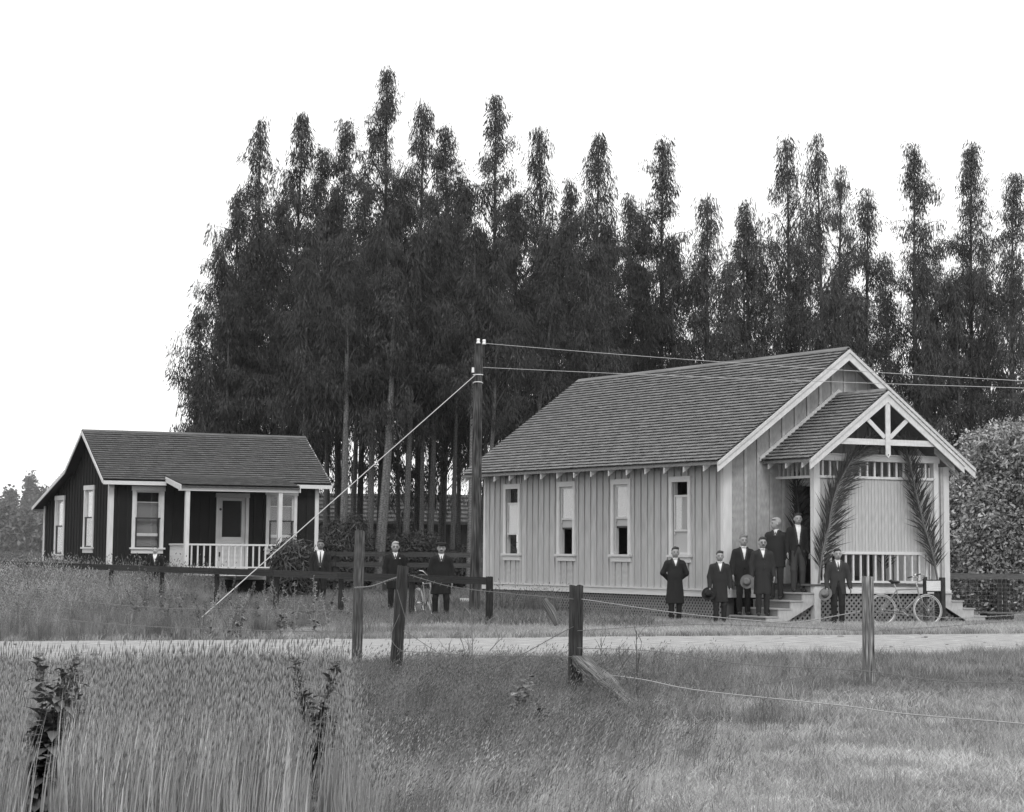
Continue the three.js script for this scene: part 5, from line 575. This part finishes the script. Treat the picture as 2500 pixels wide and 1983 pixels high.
function hatObj(label, p, rx, rz, tone) { const T = thing('hat', label, 'hat', p, 0, 'hats held in hand'); T.rotation.set(rx, 0, rz); const m = G(tone, 0.9, { side: THREE.DoubleSide }); mesh(T, 'crown', new THREE.LatheGeometry([[0, 0.1], [0.05, 0.115], [0.075, 0.09], [0.085, 0.0]].map(q => new THREE.Vector2(...q)), 20), m); const b = new THREE.LatheGeometry([[0.085, 0.0], [0.13, -0.004], [0.155, 0.012], [0.152, 0.02], [0.13, 0.005], [0.087, 0.008]].map(q => new THREE.Vector2(...q)), 24); mesh(T, 'brim', b, m); mesh(T, 'band', new THREE.CylinderGeometry(0.083, 0.088, 0.025, 20, 1, true), M.sashDark).position.y = 0.02; }
const back = { elbow: [[-0.265, 1.09, -0.06], [0.265, 1.09, -0.06]], wrist: [[-0.1, 0.93, -0.17], [0.1, 0.93, -0.17]] }, down = { elbow: [[-0.228, 1.08, -0.03], [0.228, 1.08, -0.03]], wrist: [[-0.236, 0.84, 0.04], [0.236, 0.84, 0.04]] };
person('man in a long black frock coat standing alone below the chapel windows', V3(3.8, 0, -55.9), 0.1, 1.66, { ...back, hem: 0.42, flare: 0.21, vBottom: 1.24, tie: 'bow', tieWhite: true, fat: 1.03 });
person('man holding a dark hat, standing at the chapel\'s front corner left of the steps', V3(4.67, 0, -54.47), 0.05, 1.58, { ...down, hem: 0.5, coat: 0.028, vBottom: 1.2, tie: 'bow', tieWhite: true, feet: [[-0.09, 0.03], [0.09, 0]] });
hatObj('dark hat held by the man at the chapel\'s front corner', V3(4.42, 0.66, -54.36), 1.2, 0.2, 0.02);
person('grey-haired man in an open dark suit on the lowest chapel step', chW(-1.2, 0.196, -1.13), 0.15, 1.74, { ...down, hem: 0.6, hair: 0.16, coat: 0.022, fat: 1.08, vBottom: 1.14, tie: 'bow', tieWhite: true, cut: 0.12 });
person('moustached man in a buttoned overcoat holding a pale hat on the steps', chW(-1.2, 0.196, -0.36), 0.1, 1.69, { ...down, hem: 0.46, coat: 0.03, vBottom: 1.22, moustache: true, glasses: true, tie: 'bow', tieWhite: true, buttons: true });
hatObj('pale brimmed hat held by the moustached man on the steps', chW(-1.2, 0.93, -0.36).add(V3(-0.34, 0.0, 0.1)), 1.45, 0.35, 0.14);
person('white-bearded old man seen in profile, facing left on the steps', chW(-0.57, 0.536, -0.78), -0.35, 1.78, { ...down, headTurn: -0.95, hem: 0.66, hair: 0.32, skin: 0.28, beard: true, moustache: true, fat: 1.12, vBottom: 1.3, vWide: 0.04, tie: 'long', trousers: 0.03, coat: 0.027 });
person('young man in a tailcoat and white waistcoat front at the top of the steps', chW(-0.24, 0.706, -0.42), 0.1, 1.71, { ...down, hem: 0.56, vBottom: 1.0, vWide: 0.06, tie: false, cut: 0.35, trousers: 0.05, coat: 0.02, feet: [[-0.1, 0.04], [0.09, 0.02]] });
person('young man in a short dark suit and tie standing before the porch', V3(7.17, 0, -54.1), 0.05, 1.65, { ...down, hem: 0.68, coat: 0.04, vBottom: 1.18, tie: 'long', trousers: 0.022, part: -0.03, cut: 0.25, elbow: [[-0.235, 1.08, -0.03], [0.24, 1.08, -0.03]], wrist: [[-0.245, 0.83, 0.05], [0.265, 0.83, 0.06]] });
hatObj('grey hat held low by the young man before the porch', V3(6.9, 0.68, -54.02), 1.1, 0.5, 0.16);
person('capped man in a long black overcoat standing left of the utility pole', V3(-1.4, 0, -56), 0.05, 1.71, { ...down, cap: true, moustache: true, hem: 0.56, flare: 0.22, fat: 1.12, vBottom: 1.26, tie: 'long', tieWhite: false, coat: 0.015, feet: [[-0.12, 0.03], [0.12, 0.05]] });
person('spectacled man in a dark suit with a white pocket handkerchief', V3(-2.6, 0, -60), 0.1, 1.74, { ...down, hem: 0.6, glasses: true, hair: 0.3, vBottom: 1.27, tie: 'long', coat: 0.015, flower: true });
person('man in a dark jacket open over a white shirt beside the cottage', V3(-4.97, 0, -68), 0.1, 1.8, { ...down, hem: 0.74, vBottom: 0.99, vWide: 0.095, tie: 'long', coat: 0.02, cut: 0.4, skin: 0.16 });
person('man in a dark suit half hidden by weeds before the cottage wall', V3(-10.35, 0, -74.6), 0, 1.62, { ...down, hem: 0.6, skin: 0.38, vBottom: 1.16, vWide: 0.07, tie: false, coat: 0.012 });
// ---------------------------------------------------------------- grass, grain, weeds
const grassMat = new THREE.MeshStandardMaterial({ color: 0xffffff, roughness: 0.8, side: THREE.DoubleSide });
function tuft(seed, n, h0, h1, w, spread, bend, dir = null, head = 0) { // blades of three faces each, some with a seed head
  const r = rng(seed), pos = [], idx = [], col = []; const put = (p, v) => { pos.push(p.x, p.y, p.z); col.push(v, v, v); };
  for (let i = 0; i < n; i++) { const a = r() * 6.283, q = Math.sqrt(r()) * spread, b = V3(Math.cos(a) * q, 0, Math.sin(a) * q), h = h0 + (h1 - h0) * r(), l = dir === null ? r() * 6.283 : dir + (r() - 0.5) * 1.1, o = bend * (0.3 + r()) * h, d = V3(Math.cos(l) * o, 0, Math.sin(l) * o), s = r() * 6.283, sv = V3(Math.cos(s) * w, 0, Math.sin(s) * w), k = pos.length / 3, v = 0.75 + 0.5 * r();
    put(b.clone().sub(sv), v); put(b.clone().add(sv), v); const m = b.clone().addScaledVector(d, 0.3).add(V3(0, h * 0.6, 0)); put(m.clone().addScaledVector(sv, -0.7), v); put(m.clone().addScaledVector(sv, 0.7), v); const t = b.clone().add(d).add(V3(0, h * (1 - bend * 0.15), 0)); put(t, v); idx.push(k, k + 1, k + 2, k + 1, k + 3, k + 2, k + 2, k + 3, k + 4);
    if (head && r() < 0.7) { const hd = t.clone().sub(m).normalize(), e = t.clone().addScaledVector(hd, head), c = t.clone().addScaledVector(hd, head * 0.45), s2 = sv.clone().normalize().multiplyScalar(w * 1.25), up = hd.clone().cross(s2).normalize().multiplyScalar(w * 1.25), j = pos.length / 3, hv = v * 0.78; put(t, hv); put(c.clone().add(s2), hv); put(c.clone().add(up), hv); put(c.clone().sub(s2), hv); put(c.clone().sub(up), hv); put(e, hv); for (let z = 0; z < 4; z++) idx.push(j, j + 1 + z, j + 1 + (z + 1) % 4, j + 5, j + 1 + (z + 1) % 4, j + 1 + z); } }
  const g = new THREE.BufferGeometry(); g.setAttribute('position', new THREE.Float32BufferAttribute(pos, 3)); g.setAttribute('color', new THREE.Float32BufferAttribute(col, 3)); g.setIndex(idx); g.computeVertexNormals(); return g; }
grassMat.vertexColors = true;
const TUFTS = { short: [tuft(1, 26, 0.03, 0.085, 0.0024, 0.07, 0.7), tuft(2, 24, 0.03, 0.1, 0.0024, 0.07, 0.8)], mid: [tuft(3, 22, 0.06, 0.24, 0.003, 0.09, 0.45), tuft(4, 20, 0.05, 0.3, 0.003, 0.09, 0.4)], lean: [tuft(5, 18, 0.1, 0.42, 0.0028, 0.1, 0.42, 0.35, 0.04), tuft(6, 16, 0.08, 0.36, 0.003, 0.1, 0.5, 0.1, 0.03), tuft(16, 20, 0.06, 0.3, 0.003, 0.11, 0.6, 0.6)], grain: [tuft(7, 12, 0.45, 0.84, 0.0026, 0.11, 0.06, 0.3, 0.06), tuft(8, 12, 0.38, 0.78, 0.0026, 0.11, 0.09, 0.0, 0.06)], far: [tuft(9, 26, 0.08, 0.2, 0.006, 0.2, 0.6), tuft(10, 26, 0.08, 0.24, 0.006, 0.2, 0.7)], weed: [tuft(11, 26, 0.35, 0.85, 0.007, 0.24, 0.35, null, 0.05), tuft(12, 24, 0.3, 0.75, 0.008, 0.24, 0.45, null, 0.05)], straw: [tuft(13, 14, 0.3, 0.62, 0.0036, 0.11, 0.1, 0.2)] };
function field(name, label, kinds, n, seed, where) { const free = kinds === TUFTS.short || kinds === TUFTS.mid || kinds === TUFTS.far || kinds === TUFTS.weed; // where(r) -> {x, d, sc, tone, y} or null
  const r = rng(seed), L = kinds.map(() => []); let made = 0, tries = 0; while (made < n && tries++ < n * 12) { const w = where(r); if (!w) continue; made++; L[made % kinds.length].push({ p: V3(w.x, w.y ?? 0, -w.d), sc: w.sv ?? w.sc, ry: w.ry ?? (free ? r() * 6.28 : (r() - 0.5) * 1.4), rx: (r() - 0.5) * 0.2, rz: (r() - 0.5) * 0.2, tone: w.tone }); }
  kinds.forEach((g, i) => { if (!L[i].length) return; const im = instanced(scene, numbered(name), g, null, L[i], 1, 0, grassMat); tag(im, label, 'grass'); im.userData.kind = 'stuff'; }); }
const sOf = (x, d) => -SU * x + CU * d, tOf = (x, d) => CU * x + SU * d, halfW = d => 0.212 * d + 0.9;
const randIn = (r, d0, d1) => { let d; do { d = d0 + (d1 - d0) * r(); } while (r() > halfW(d) / halfW(d1)); return [(r() * 2 - 1) * halfW(d), d]; };
const nearEdge = (x, d) => { const t = tOf(x, d); return sOf(x, d) - roadEdgeN(t); }, farEdge = (x, d) => sOf(x, d) - roadEdgeF(tOf(x, d));
const inGrain = (x, d) => x + 0.062 * d + 0.35 * fbm(d * 0.5, x, 4) * 1.5 < 0 && d < 18.2 + 1.2 * fbm(x, 3.3, 2);
const patch = (x, d) => 0.5 + 0.9 * fbm(x * 0.22, d * 0.16, 11) + 0.6 * fbm(x * 1.1, d * 0.8, 12);
const clear = (x, d, r) => { const px = 1238 + 6090 * x / d; const k = Math.max(Math.exp(-(((px - 140) / 105) ** 2)), Math.exp(-(((px - 785) / 62) ** 2))); return d < 16.2 && r() < 1.3 * k - 0.08 + 0.3 * fbm(x * 3, d * 2, 81); };
// right meadow: short and pale, greener and taller towards the road
const meadowTone = (x, d, r) => { const a = Math.max(0, Math.min(1, (d - 20 + 3 * fbm(x * 0.3, d * 0.2, 20)) / 7)); return (0.5 - 0.24 * a) * (0.45 + 0.8 * patch(x, d)) * (0.6 + 0.8 * r()); };
field('meadow_grass', 'short pale meadow grass in the right foreground', TUFTS.short, 30000, 1001, r => { const [x, d] = randIn(r, 12.2, 21); if (inGrain(x, d)) return null; return { x, d, sc: 0.8 + 0.7 * r(), tone: meadowTone(x, d, r) }; });
field('meadow_grass', 'short pale meadow grass in the right foreground', TUFTS.short, 24000, 1002, r => { const [x, d] = randIn(r, 20, 38); if (inGrain(x, d) || nearEdge(x, d) > 0.1) return null; return { x, d, sc: 1.0 + 0.9 * r(), tone: meadowTone(x, d, r) }; });
field('tall_grass', 'darker taller grass along the near side of the road', TUFTS.mid, 9000, 1003, r => { const [x, d] = randIn(r, 21, 38); const e = nearEdge(x, d); if (inGrain(x, d) || e > -0.35 || fbm(x * 0.5, d * 0.4, 31) + 0.32 * Math.exp(-(((e + 2.5) / 3) ** 2)) + (x < 3 ? 0.1 : -0.05) < 0.16) return null; return { x, d, sc: 0.6 + 0.6 * r(), tone: 0.19 * (0.4 + 1.1 * r()) * (1 + 1.2 * fbm(x * 1.6, d * 0.9, 33)) }; });
field('leaning_grass', 'wind-bent seeding grass around the fence posts', TUFTS.lean, 5200, 1004, r => { const [x, d] = randIn(r, 13, 31); if (inGrain(x, d)) return null; const c = 0.1 + 0.05 * (d - 18), m = Math.exp(-(((x - c + 0.6) / (1.3 + 0.05 * (d - 18))) ** 2)) * (0.35 + 1.3 * Math.max(0, 0.35 + fbm(x * 1.3, d * 0.8, 41))); if (r() > m || nearEdge(x, d) > -0.3) return null; const pale = Math.max(0, Math.min(1, (18.5 - d) / 3)); return { x, d, sc: (0.5 + 0.6 * r()) * (0.75 + 0.6 * Math.max(0, 0.4 + fbm(x * 0.9, d * 0.6, 44))), tone: (0.21 + 0.17 * pale) * (0.5 + 1.0 * r()) * (0.75 + 0.7 * fbm(x * 2.2, d * 1.4, 45)) }; });
field('bent_grass', 'scattered longer stems in the meadow', TUFTS.mid, 2600, 1005, r => { const [x, d] = randIn(r, 12.5, 24); if (inGrain(x, d) || fbm(x * 0.8, d * 0.7, 43) < 0.02) return null; return { x, d, sc: 0.45 + 0.5 * r(), tone: 0.27 * (0.5 + 0.9 * r()) }; });
field('grain', 'tall upright grain in the left foreground', TUFTS.grain, 5200, 1006, r => { const [x, d] = randIn(r, 12.0, 20); if (!inGrain(x, d) || clear(x, d, r)) return null; return { x, d, sc: (0.78 + 0.3 * r()) * (0.92 + 0.25 * fbm(x * 0.8, d * 0.6, 71)), tone: 0.24 * (0.55 + 0.9 * r()) }; });
field('straw', 'pale straw stalks among the grain', TUFTS.straw, 3600, 1007, r => { const [x, d] = randIn(r, 12.0, 19); if (!inGrain(x + 0.2, d) || clear(x, d, r)) return null; return { x, d, sc: 0.8 + 0.5 * r(), tone: 0.5 * (0.6 + 0.8 * r()) }; });
// beyond the road
const onBuilding = (x, d) => { for (const [g, x0, x1, z0, z1] of [[CH, -1.6, 4.75, -13.5, -1.4], [CH, -1.45, 4.6, -1.5, 0.05], [CO, -2.1, 5.1, -8.7, -1.5], [CO, -0.1, 4.3, -1.6, 0.1]]) { const q = V3(x, 0, -d).sub(g.position).applyAxisAngle(V3(0, 1, 0), -YAW); if (q.x > x0 && q.x < x1 && q.z > z0 && q.z < z1) return true; } return false; };
field('verge_grass', 'low pale grass between the road and the chapel', TUFTS.far, 15000, 1008, r => { const [x, d] = randIn(r, 40, 68); if (farEdge(x, d) < -0.1 || onBuilding(x, d) || x < -4 + 2 * fbm(d * 0.3, x * 0.3, 50)) return null; return { x, d, sc: 0.45 + 0.4 * r(), tone: 0.4 * (0.5 + 0.7 * patch(x, d)) * (0.7 + 0.6 * r()) }; });
field('yard_grass', 'rough dark grass in the yard under the trees', TUFTS.far, 12000, 1009, r => { const [x, d] = randIn(r, 50, 100); if (onBuilding(x, d) || x > 3) return null; return { x, d, sc: 0.8 + 0.8 * r(), tone: 0.13 * (0.5 + r()) }; });
field('yard_weeds', 'waist-high weeds filling the yard left of the chapel', TUFTS.weed, 9000, 1010, r => { const [x, d] = randIn(r, 38, 72); const e = farEdge(x, d); if (e < 0 || onBuilding(x, d) || x > -1.2 - 0.05 * (d - 40)) return null; const q = Math.max(0, Math.min(1, (-x - 7.5) / 4)); const f = fbm(x * 0.5, d * 0.4, 60); if (f + 0.25 * q < -0.06 + (x > -5 ? 0.12 : 0)) return null; return { x, d, sc: (0.4 + 0.8 * q * (0.5 + Math.min(1, e / 8) * 0.5)) * (0.55 + 0.8 * r()) * (0.85 + 0.9 * Math.max(-0.3, fbm(x * 1.1, d * 0.7, 61))), tone: (0.23 + 0.1 * q) * (0.35 + 0.9 * r()) * (1 + 1.1 * fbm(x * 0.9, d * 0.5, 62)) }; });
field('weeds_by_chapel', 'straggling weeds at the chapel\'s rear corner', TUFTS.weed, 420, 1011, r => { const [x, d] = randIn(r, 52, 62); const q = V3(x, 0, -d).sub(CH.position).applyAxisAngle(V3(0, 1, 0), -YAW); if (q.x > -1.7 || q.x < -3.2 || q.z > -8.2) return null; return { x, d, sc: 0.6 + 0.5 * r(), tone: 0.12 * (0.5 + r()) }; });
field('road_tufts', 'small grass tufts along the road edges', TUFTS.short, 1500, 1012, r => { const [x, d] = randIn(r, 30, 52); const a = nearEdge(x, d), b = farEdge(x, d); if (!(a > 0 && a < 1.1 && r() < 0.5 * Math.exp(-a * 2)) && !(b < 0 && b > -0.7 && r() < 0.4)) return null; return { x, d, sc: 0.9 + r(), y: 0.02, tone: 0.2 * (0.5 + r()) }; });
field('field_grass', 'distant field grass beyond the cottage', TUFTS.weed, 5000, 1013, r => { const [x, d] = randIn(r, 72, 190); if (onBuilding(x, d) || x > -0.14 * d + 2) return null; return { x, d, sc: 1.0 + 0.8 * r(), tone: 0.16 * (0.6 + 0.7 * r()) }; });
// single weeds that stand out
function weedPlant(name, label, p, H, nl, leafL, leafW, tone, seed, tops = 0, group) { const T = thing(name, label, 'plant', p, 0, group), r = rng(seed), lf = [], st = [], m = G(tone, 0.7, { side: THREE.DoubleSide }), m2 = G(tone * 1.5, 0.7, { side: THREE.DoubleSide }); const ns = 1 + Math.round(H * 2.5);
  for (let s = 0; s < ns; s++) { const a = r() * 6.28, h = H * (0.55 + 0.45 * r()) * (s ? 0.85 : 1), e = V3(Math.cos(a) * 0.16 * H, h, Math.sin(a) * 0.16 * H), c = V3(e.x * 0.3, h * 0.55, e.z * 0.3); st.push(limb([V3(0, 0, 0), c, e], [0.009, 0.006, 0.003], 5));
    for (let i = 0; i < nl; i++) { const t = Math.pow(r(), 1.15) * 0.98, P = t < 0.55 ? V3(0, 0, 0).lerp(c, t / 0.55) : c.clone().lerp(e, (t - 0.55) / 0.45), az = r() * 6.28, L = leafL * (1.15 - 0.8 * t) * (0.6 + 0.7 * r()), w = leafW * L / leafL, up = 0.9 - 1.0 * r(), d = V3(Math.cos(az), up, Math.sin(az)).normalize(), sv = d.clone().cross(V3(0, 1, 0)).normalize(), nn = sv.clone().cross(d), pts = [P, P.clone().addScaledVector(d, L * 0.35).addScaledVector(sv, w / 2).addScaledVector(nn, 0.1 * w), P.clone().addScaledVector(d, L * 0.35).addScaledVector(sv, -w / 2).addScaledVector(nn, 0.1 * w), P.clone().addScaledVector(d, L * 0.75).addScaledVector(sv, w * 0.32).add(V3(0, -0.1 * L, 0)), P.clone().addScaledVector(d, L * 0.75).addScaledVector(sv, -w * 0.32).add(V3(0, -0.1 * L, 0)), P.clone().addScaledVector(d, L).add(V3(0, -0.25 * L, 0))];
      const g = new THREE.BufferGeometry(); g.setAttribute('position', new THREE.Float32BufferAttribute([0, 1, 2, 1, 3, 2, 2, 3, 4, 3, 5, 4].flatMap(i2 => [pts[i2].x, pts[i2].y, pts[i2].z]), 3)); g.computeVertexNormals(); lf.push(g); }
    for (let i = 0; i < tops; i++) { const q = e.clone().lerp(c, r() * 0.75).add(V3((r() - 0.5) * 0.05, (r() - 0.5) * 0.04, (r() - 0.5) * 0.05)); const g = new THREE.IcosahedronGeometry(tops > 12 ? 0.005 + 0.004 * r() : 0.009 + 0.006 * r(), 0); g.translate(q.x, q.y, q.z); g.deleteAttribute('uv'); lf.push(g); } }
  mesh(T, 'stem', mergeGeometries(st), m2).userData.kind = 'stuff'; const h = Math.floor(lf.length / 2); mesh(T, 'leaves', mergeGeometries(lf.slice(0, h)), m).userData.kind = 'stuff'; mesh(T, 'leaves', mergeGeometries(lf.slice(h)), m2).userData.kind = 'stuff'; return T; }
const at = (px, d) => { const p = pix(px, 1500, d); p.y = 0; return p; };
weedPlant('dock_plant', 'tall dark dock plant in the grain at the lower left corner', at(120, 14.5), 1.06, 120, 0.28, 0.1, 0.095, 2001, 90); weedPlant('dock_plant', 'leafy dock plant beside the tall one at the lower left', at(205, 14.7), 0.78, 90, 0.26, 0.1, 0.13, 2002, 60); weedPlant('dock_plant', 'broad-leaved weed low at the left picture edge', at(50, 14.4), 0.5, 34, 0.3, 0.13, 0.13, 2003);
weedPlant('dock_plant', 'tall dark dock plant at the right end of the grain', at(765, 15), 0.98, 130, 0.25, 0.08, 0.075, 2004, 90); weedPlant('dock_plant', 'second dark dock plant at the right end of the grain', at(805, 15.4), 0.88, 120, 0.25, 0.08, 0.085, 2005, 80); weedPlant('dock_plant', 'low broad-leaved weed below the dark docks at the grain\'s end', at(830, 14.5), 0.42, 30, 0.26, 0.13, 0.14, 2006);
weedPlant('mallow_plant', 'round-leaved weed clump between the crooked post and the plank\'s post', at(1270, 21.5), 0.6, 34, 0.15, 0.12, 0.14, 2007); weedPlant('mallow_plant', 'dark broad-leaved clump low in the grass left of the plank', at(1320, 20.2), 0.32, 30, 0.18, 0.14, 0.06, 2008); weedPlant('mallow_plant', 'small leafy weed near the middle of the grass', at(1290, 17.5), 0.22, 20, 0.14, 0.1, 0.14, 2009);
{ const r = rng(91); for (let i = 0; i < 40; i++) { const px = 300 + r() * 580, d = 43 + r() * 20, p = at(px, d); if (farEdge(p.x, d) < 0.3 || onBuilding(p.x, d)) continue; weedPlant('mustard_plant', 'flowering mustard weed in the yard before the cottage', p, 0.6 + 0.6 * r(), 14, 0.16, 0.06, 0.05 + 0.12 * r(), 2100 + i, 12, 'mustard weeds in the yard'); } }
// bare twiggy shoots by the fence
function twigs(label, p, H, n, seed, tone) { const T = thing('twig_shoot', label, 'twig', p, 0), r = rng(seed), gs = []; for (let i = 0; i < n; i++) { const a = (r() - 0.5) * 1.9, h = H * (0.6 + 0.4 * r()), e = V3(Math.sin(a) * h * 0.75, Math.cos(a) * h, (r() - 0.5) * h * 0.5), c = e.clone().multiplyScalar(0.5).add(V3((r() - 0.5) * 0.06, 0.03, 0)); gs.push(limb([V3(0, -0.02, 0), c, e], [0.007, 0.005, 0.002], 4)); for (let k = 0; k < 4; k++) { const b = c.clone().lerp(e, r()), f = b.clone().add(V3((r() - 0.5) * 0.22, 0.06 + 0.1 * r(), (r() - 0.5) * 0.1)); gs.push(limb([b, b.clone().lerp(f, 0.5).add(V3(0, 0.015, 0)), f], [0.004, 0.003, 0.0015], 3)); } } mesh(T, 'shoots', mergeGeometries(gs), G(tone, 0.9)).userData.kind = 'stuff'; }
twigs('bare twiggy shoot right of the plank\'s post', at(1480, 27), 0.62, 5, 3001, 0.12); twigs('bare slanting branch before the road right of the plank', at(1555, 25), 0.75, 3, 3002, 0.1); twigs('bare pale shoots behind the crooked post', at(1150, 30), 0.9, 5, 3003, 0.22); twigs('thin bare branches low between the two posts', at(1060, 26), 0.5, 5, 3004, 0.16); twigs('bare twigs by the lower right of the plank', at(1580, 21.8), 0.25, 4, 3005, 0.16);
{ // clods and droppings on the track
  const r = rng(5150), L = []; for (let i = 0; i < 420; i++) { const t = -14 + 44 * r(), a = roadEdgeN(t), b = roadEdgeF(t), s = a + (b - a) * (0.04 + 0.92 * Math.pow(r(), i % 3 ? 1.8 : 0.6)); const p = ST(s, t, 0.035), q = 0.012 + 0.03 * Math.pow(r(), 3); L.push({ p, sc: V3(q * (1 + 1.5 * r()), q * 0.6, q), ry: r() * 6.28, tone: 0.12 + 0.3 * r() }); }
  const im = instanced(scene, 'road_clods', new THREE.IcosahedronGeometry(1, 0), null, L, 1, 0, new THREE.MeshStandardMaterial({ roughness: 1 })); tag(im, 'small clods and pebbles scattered on the dirt road', 'pebbles'); }
renderer.render(scene, camera);
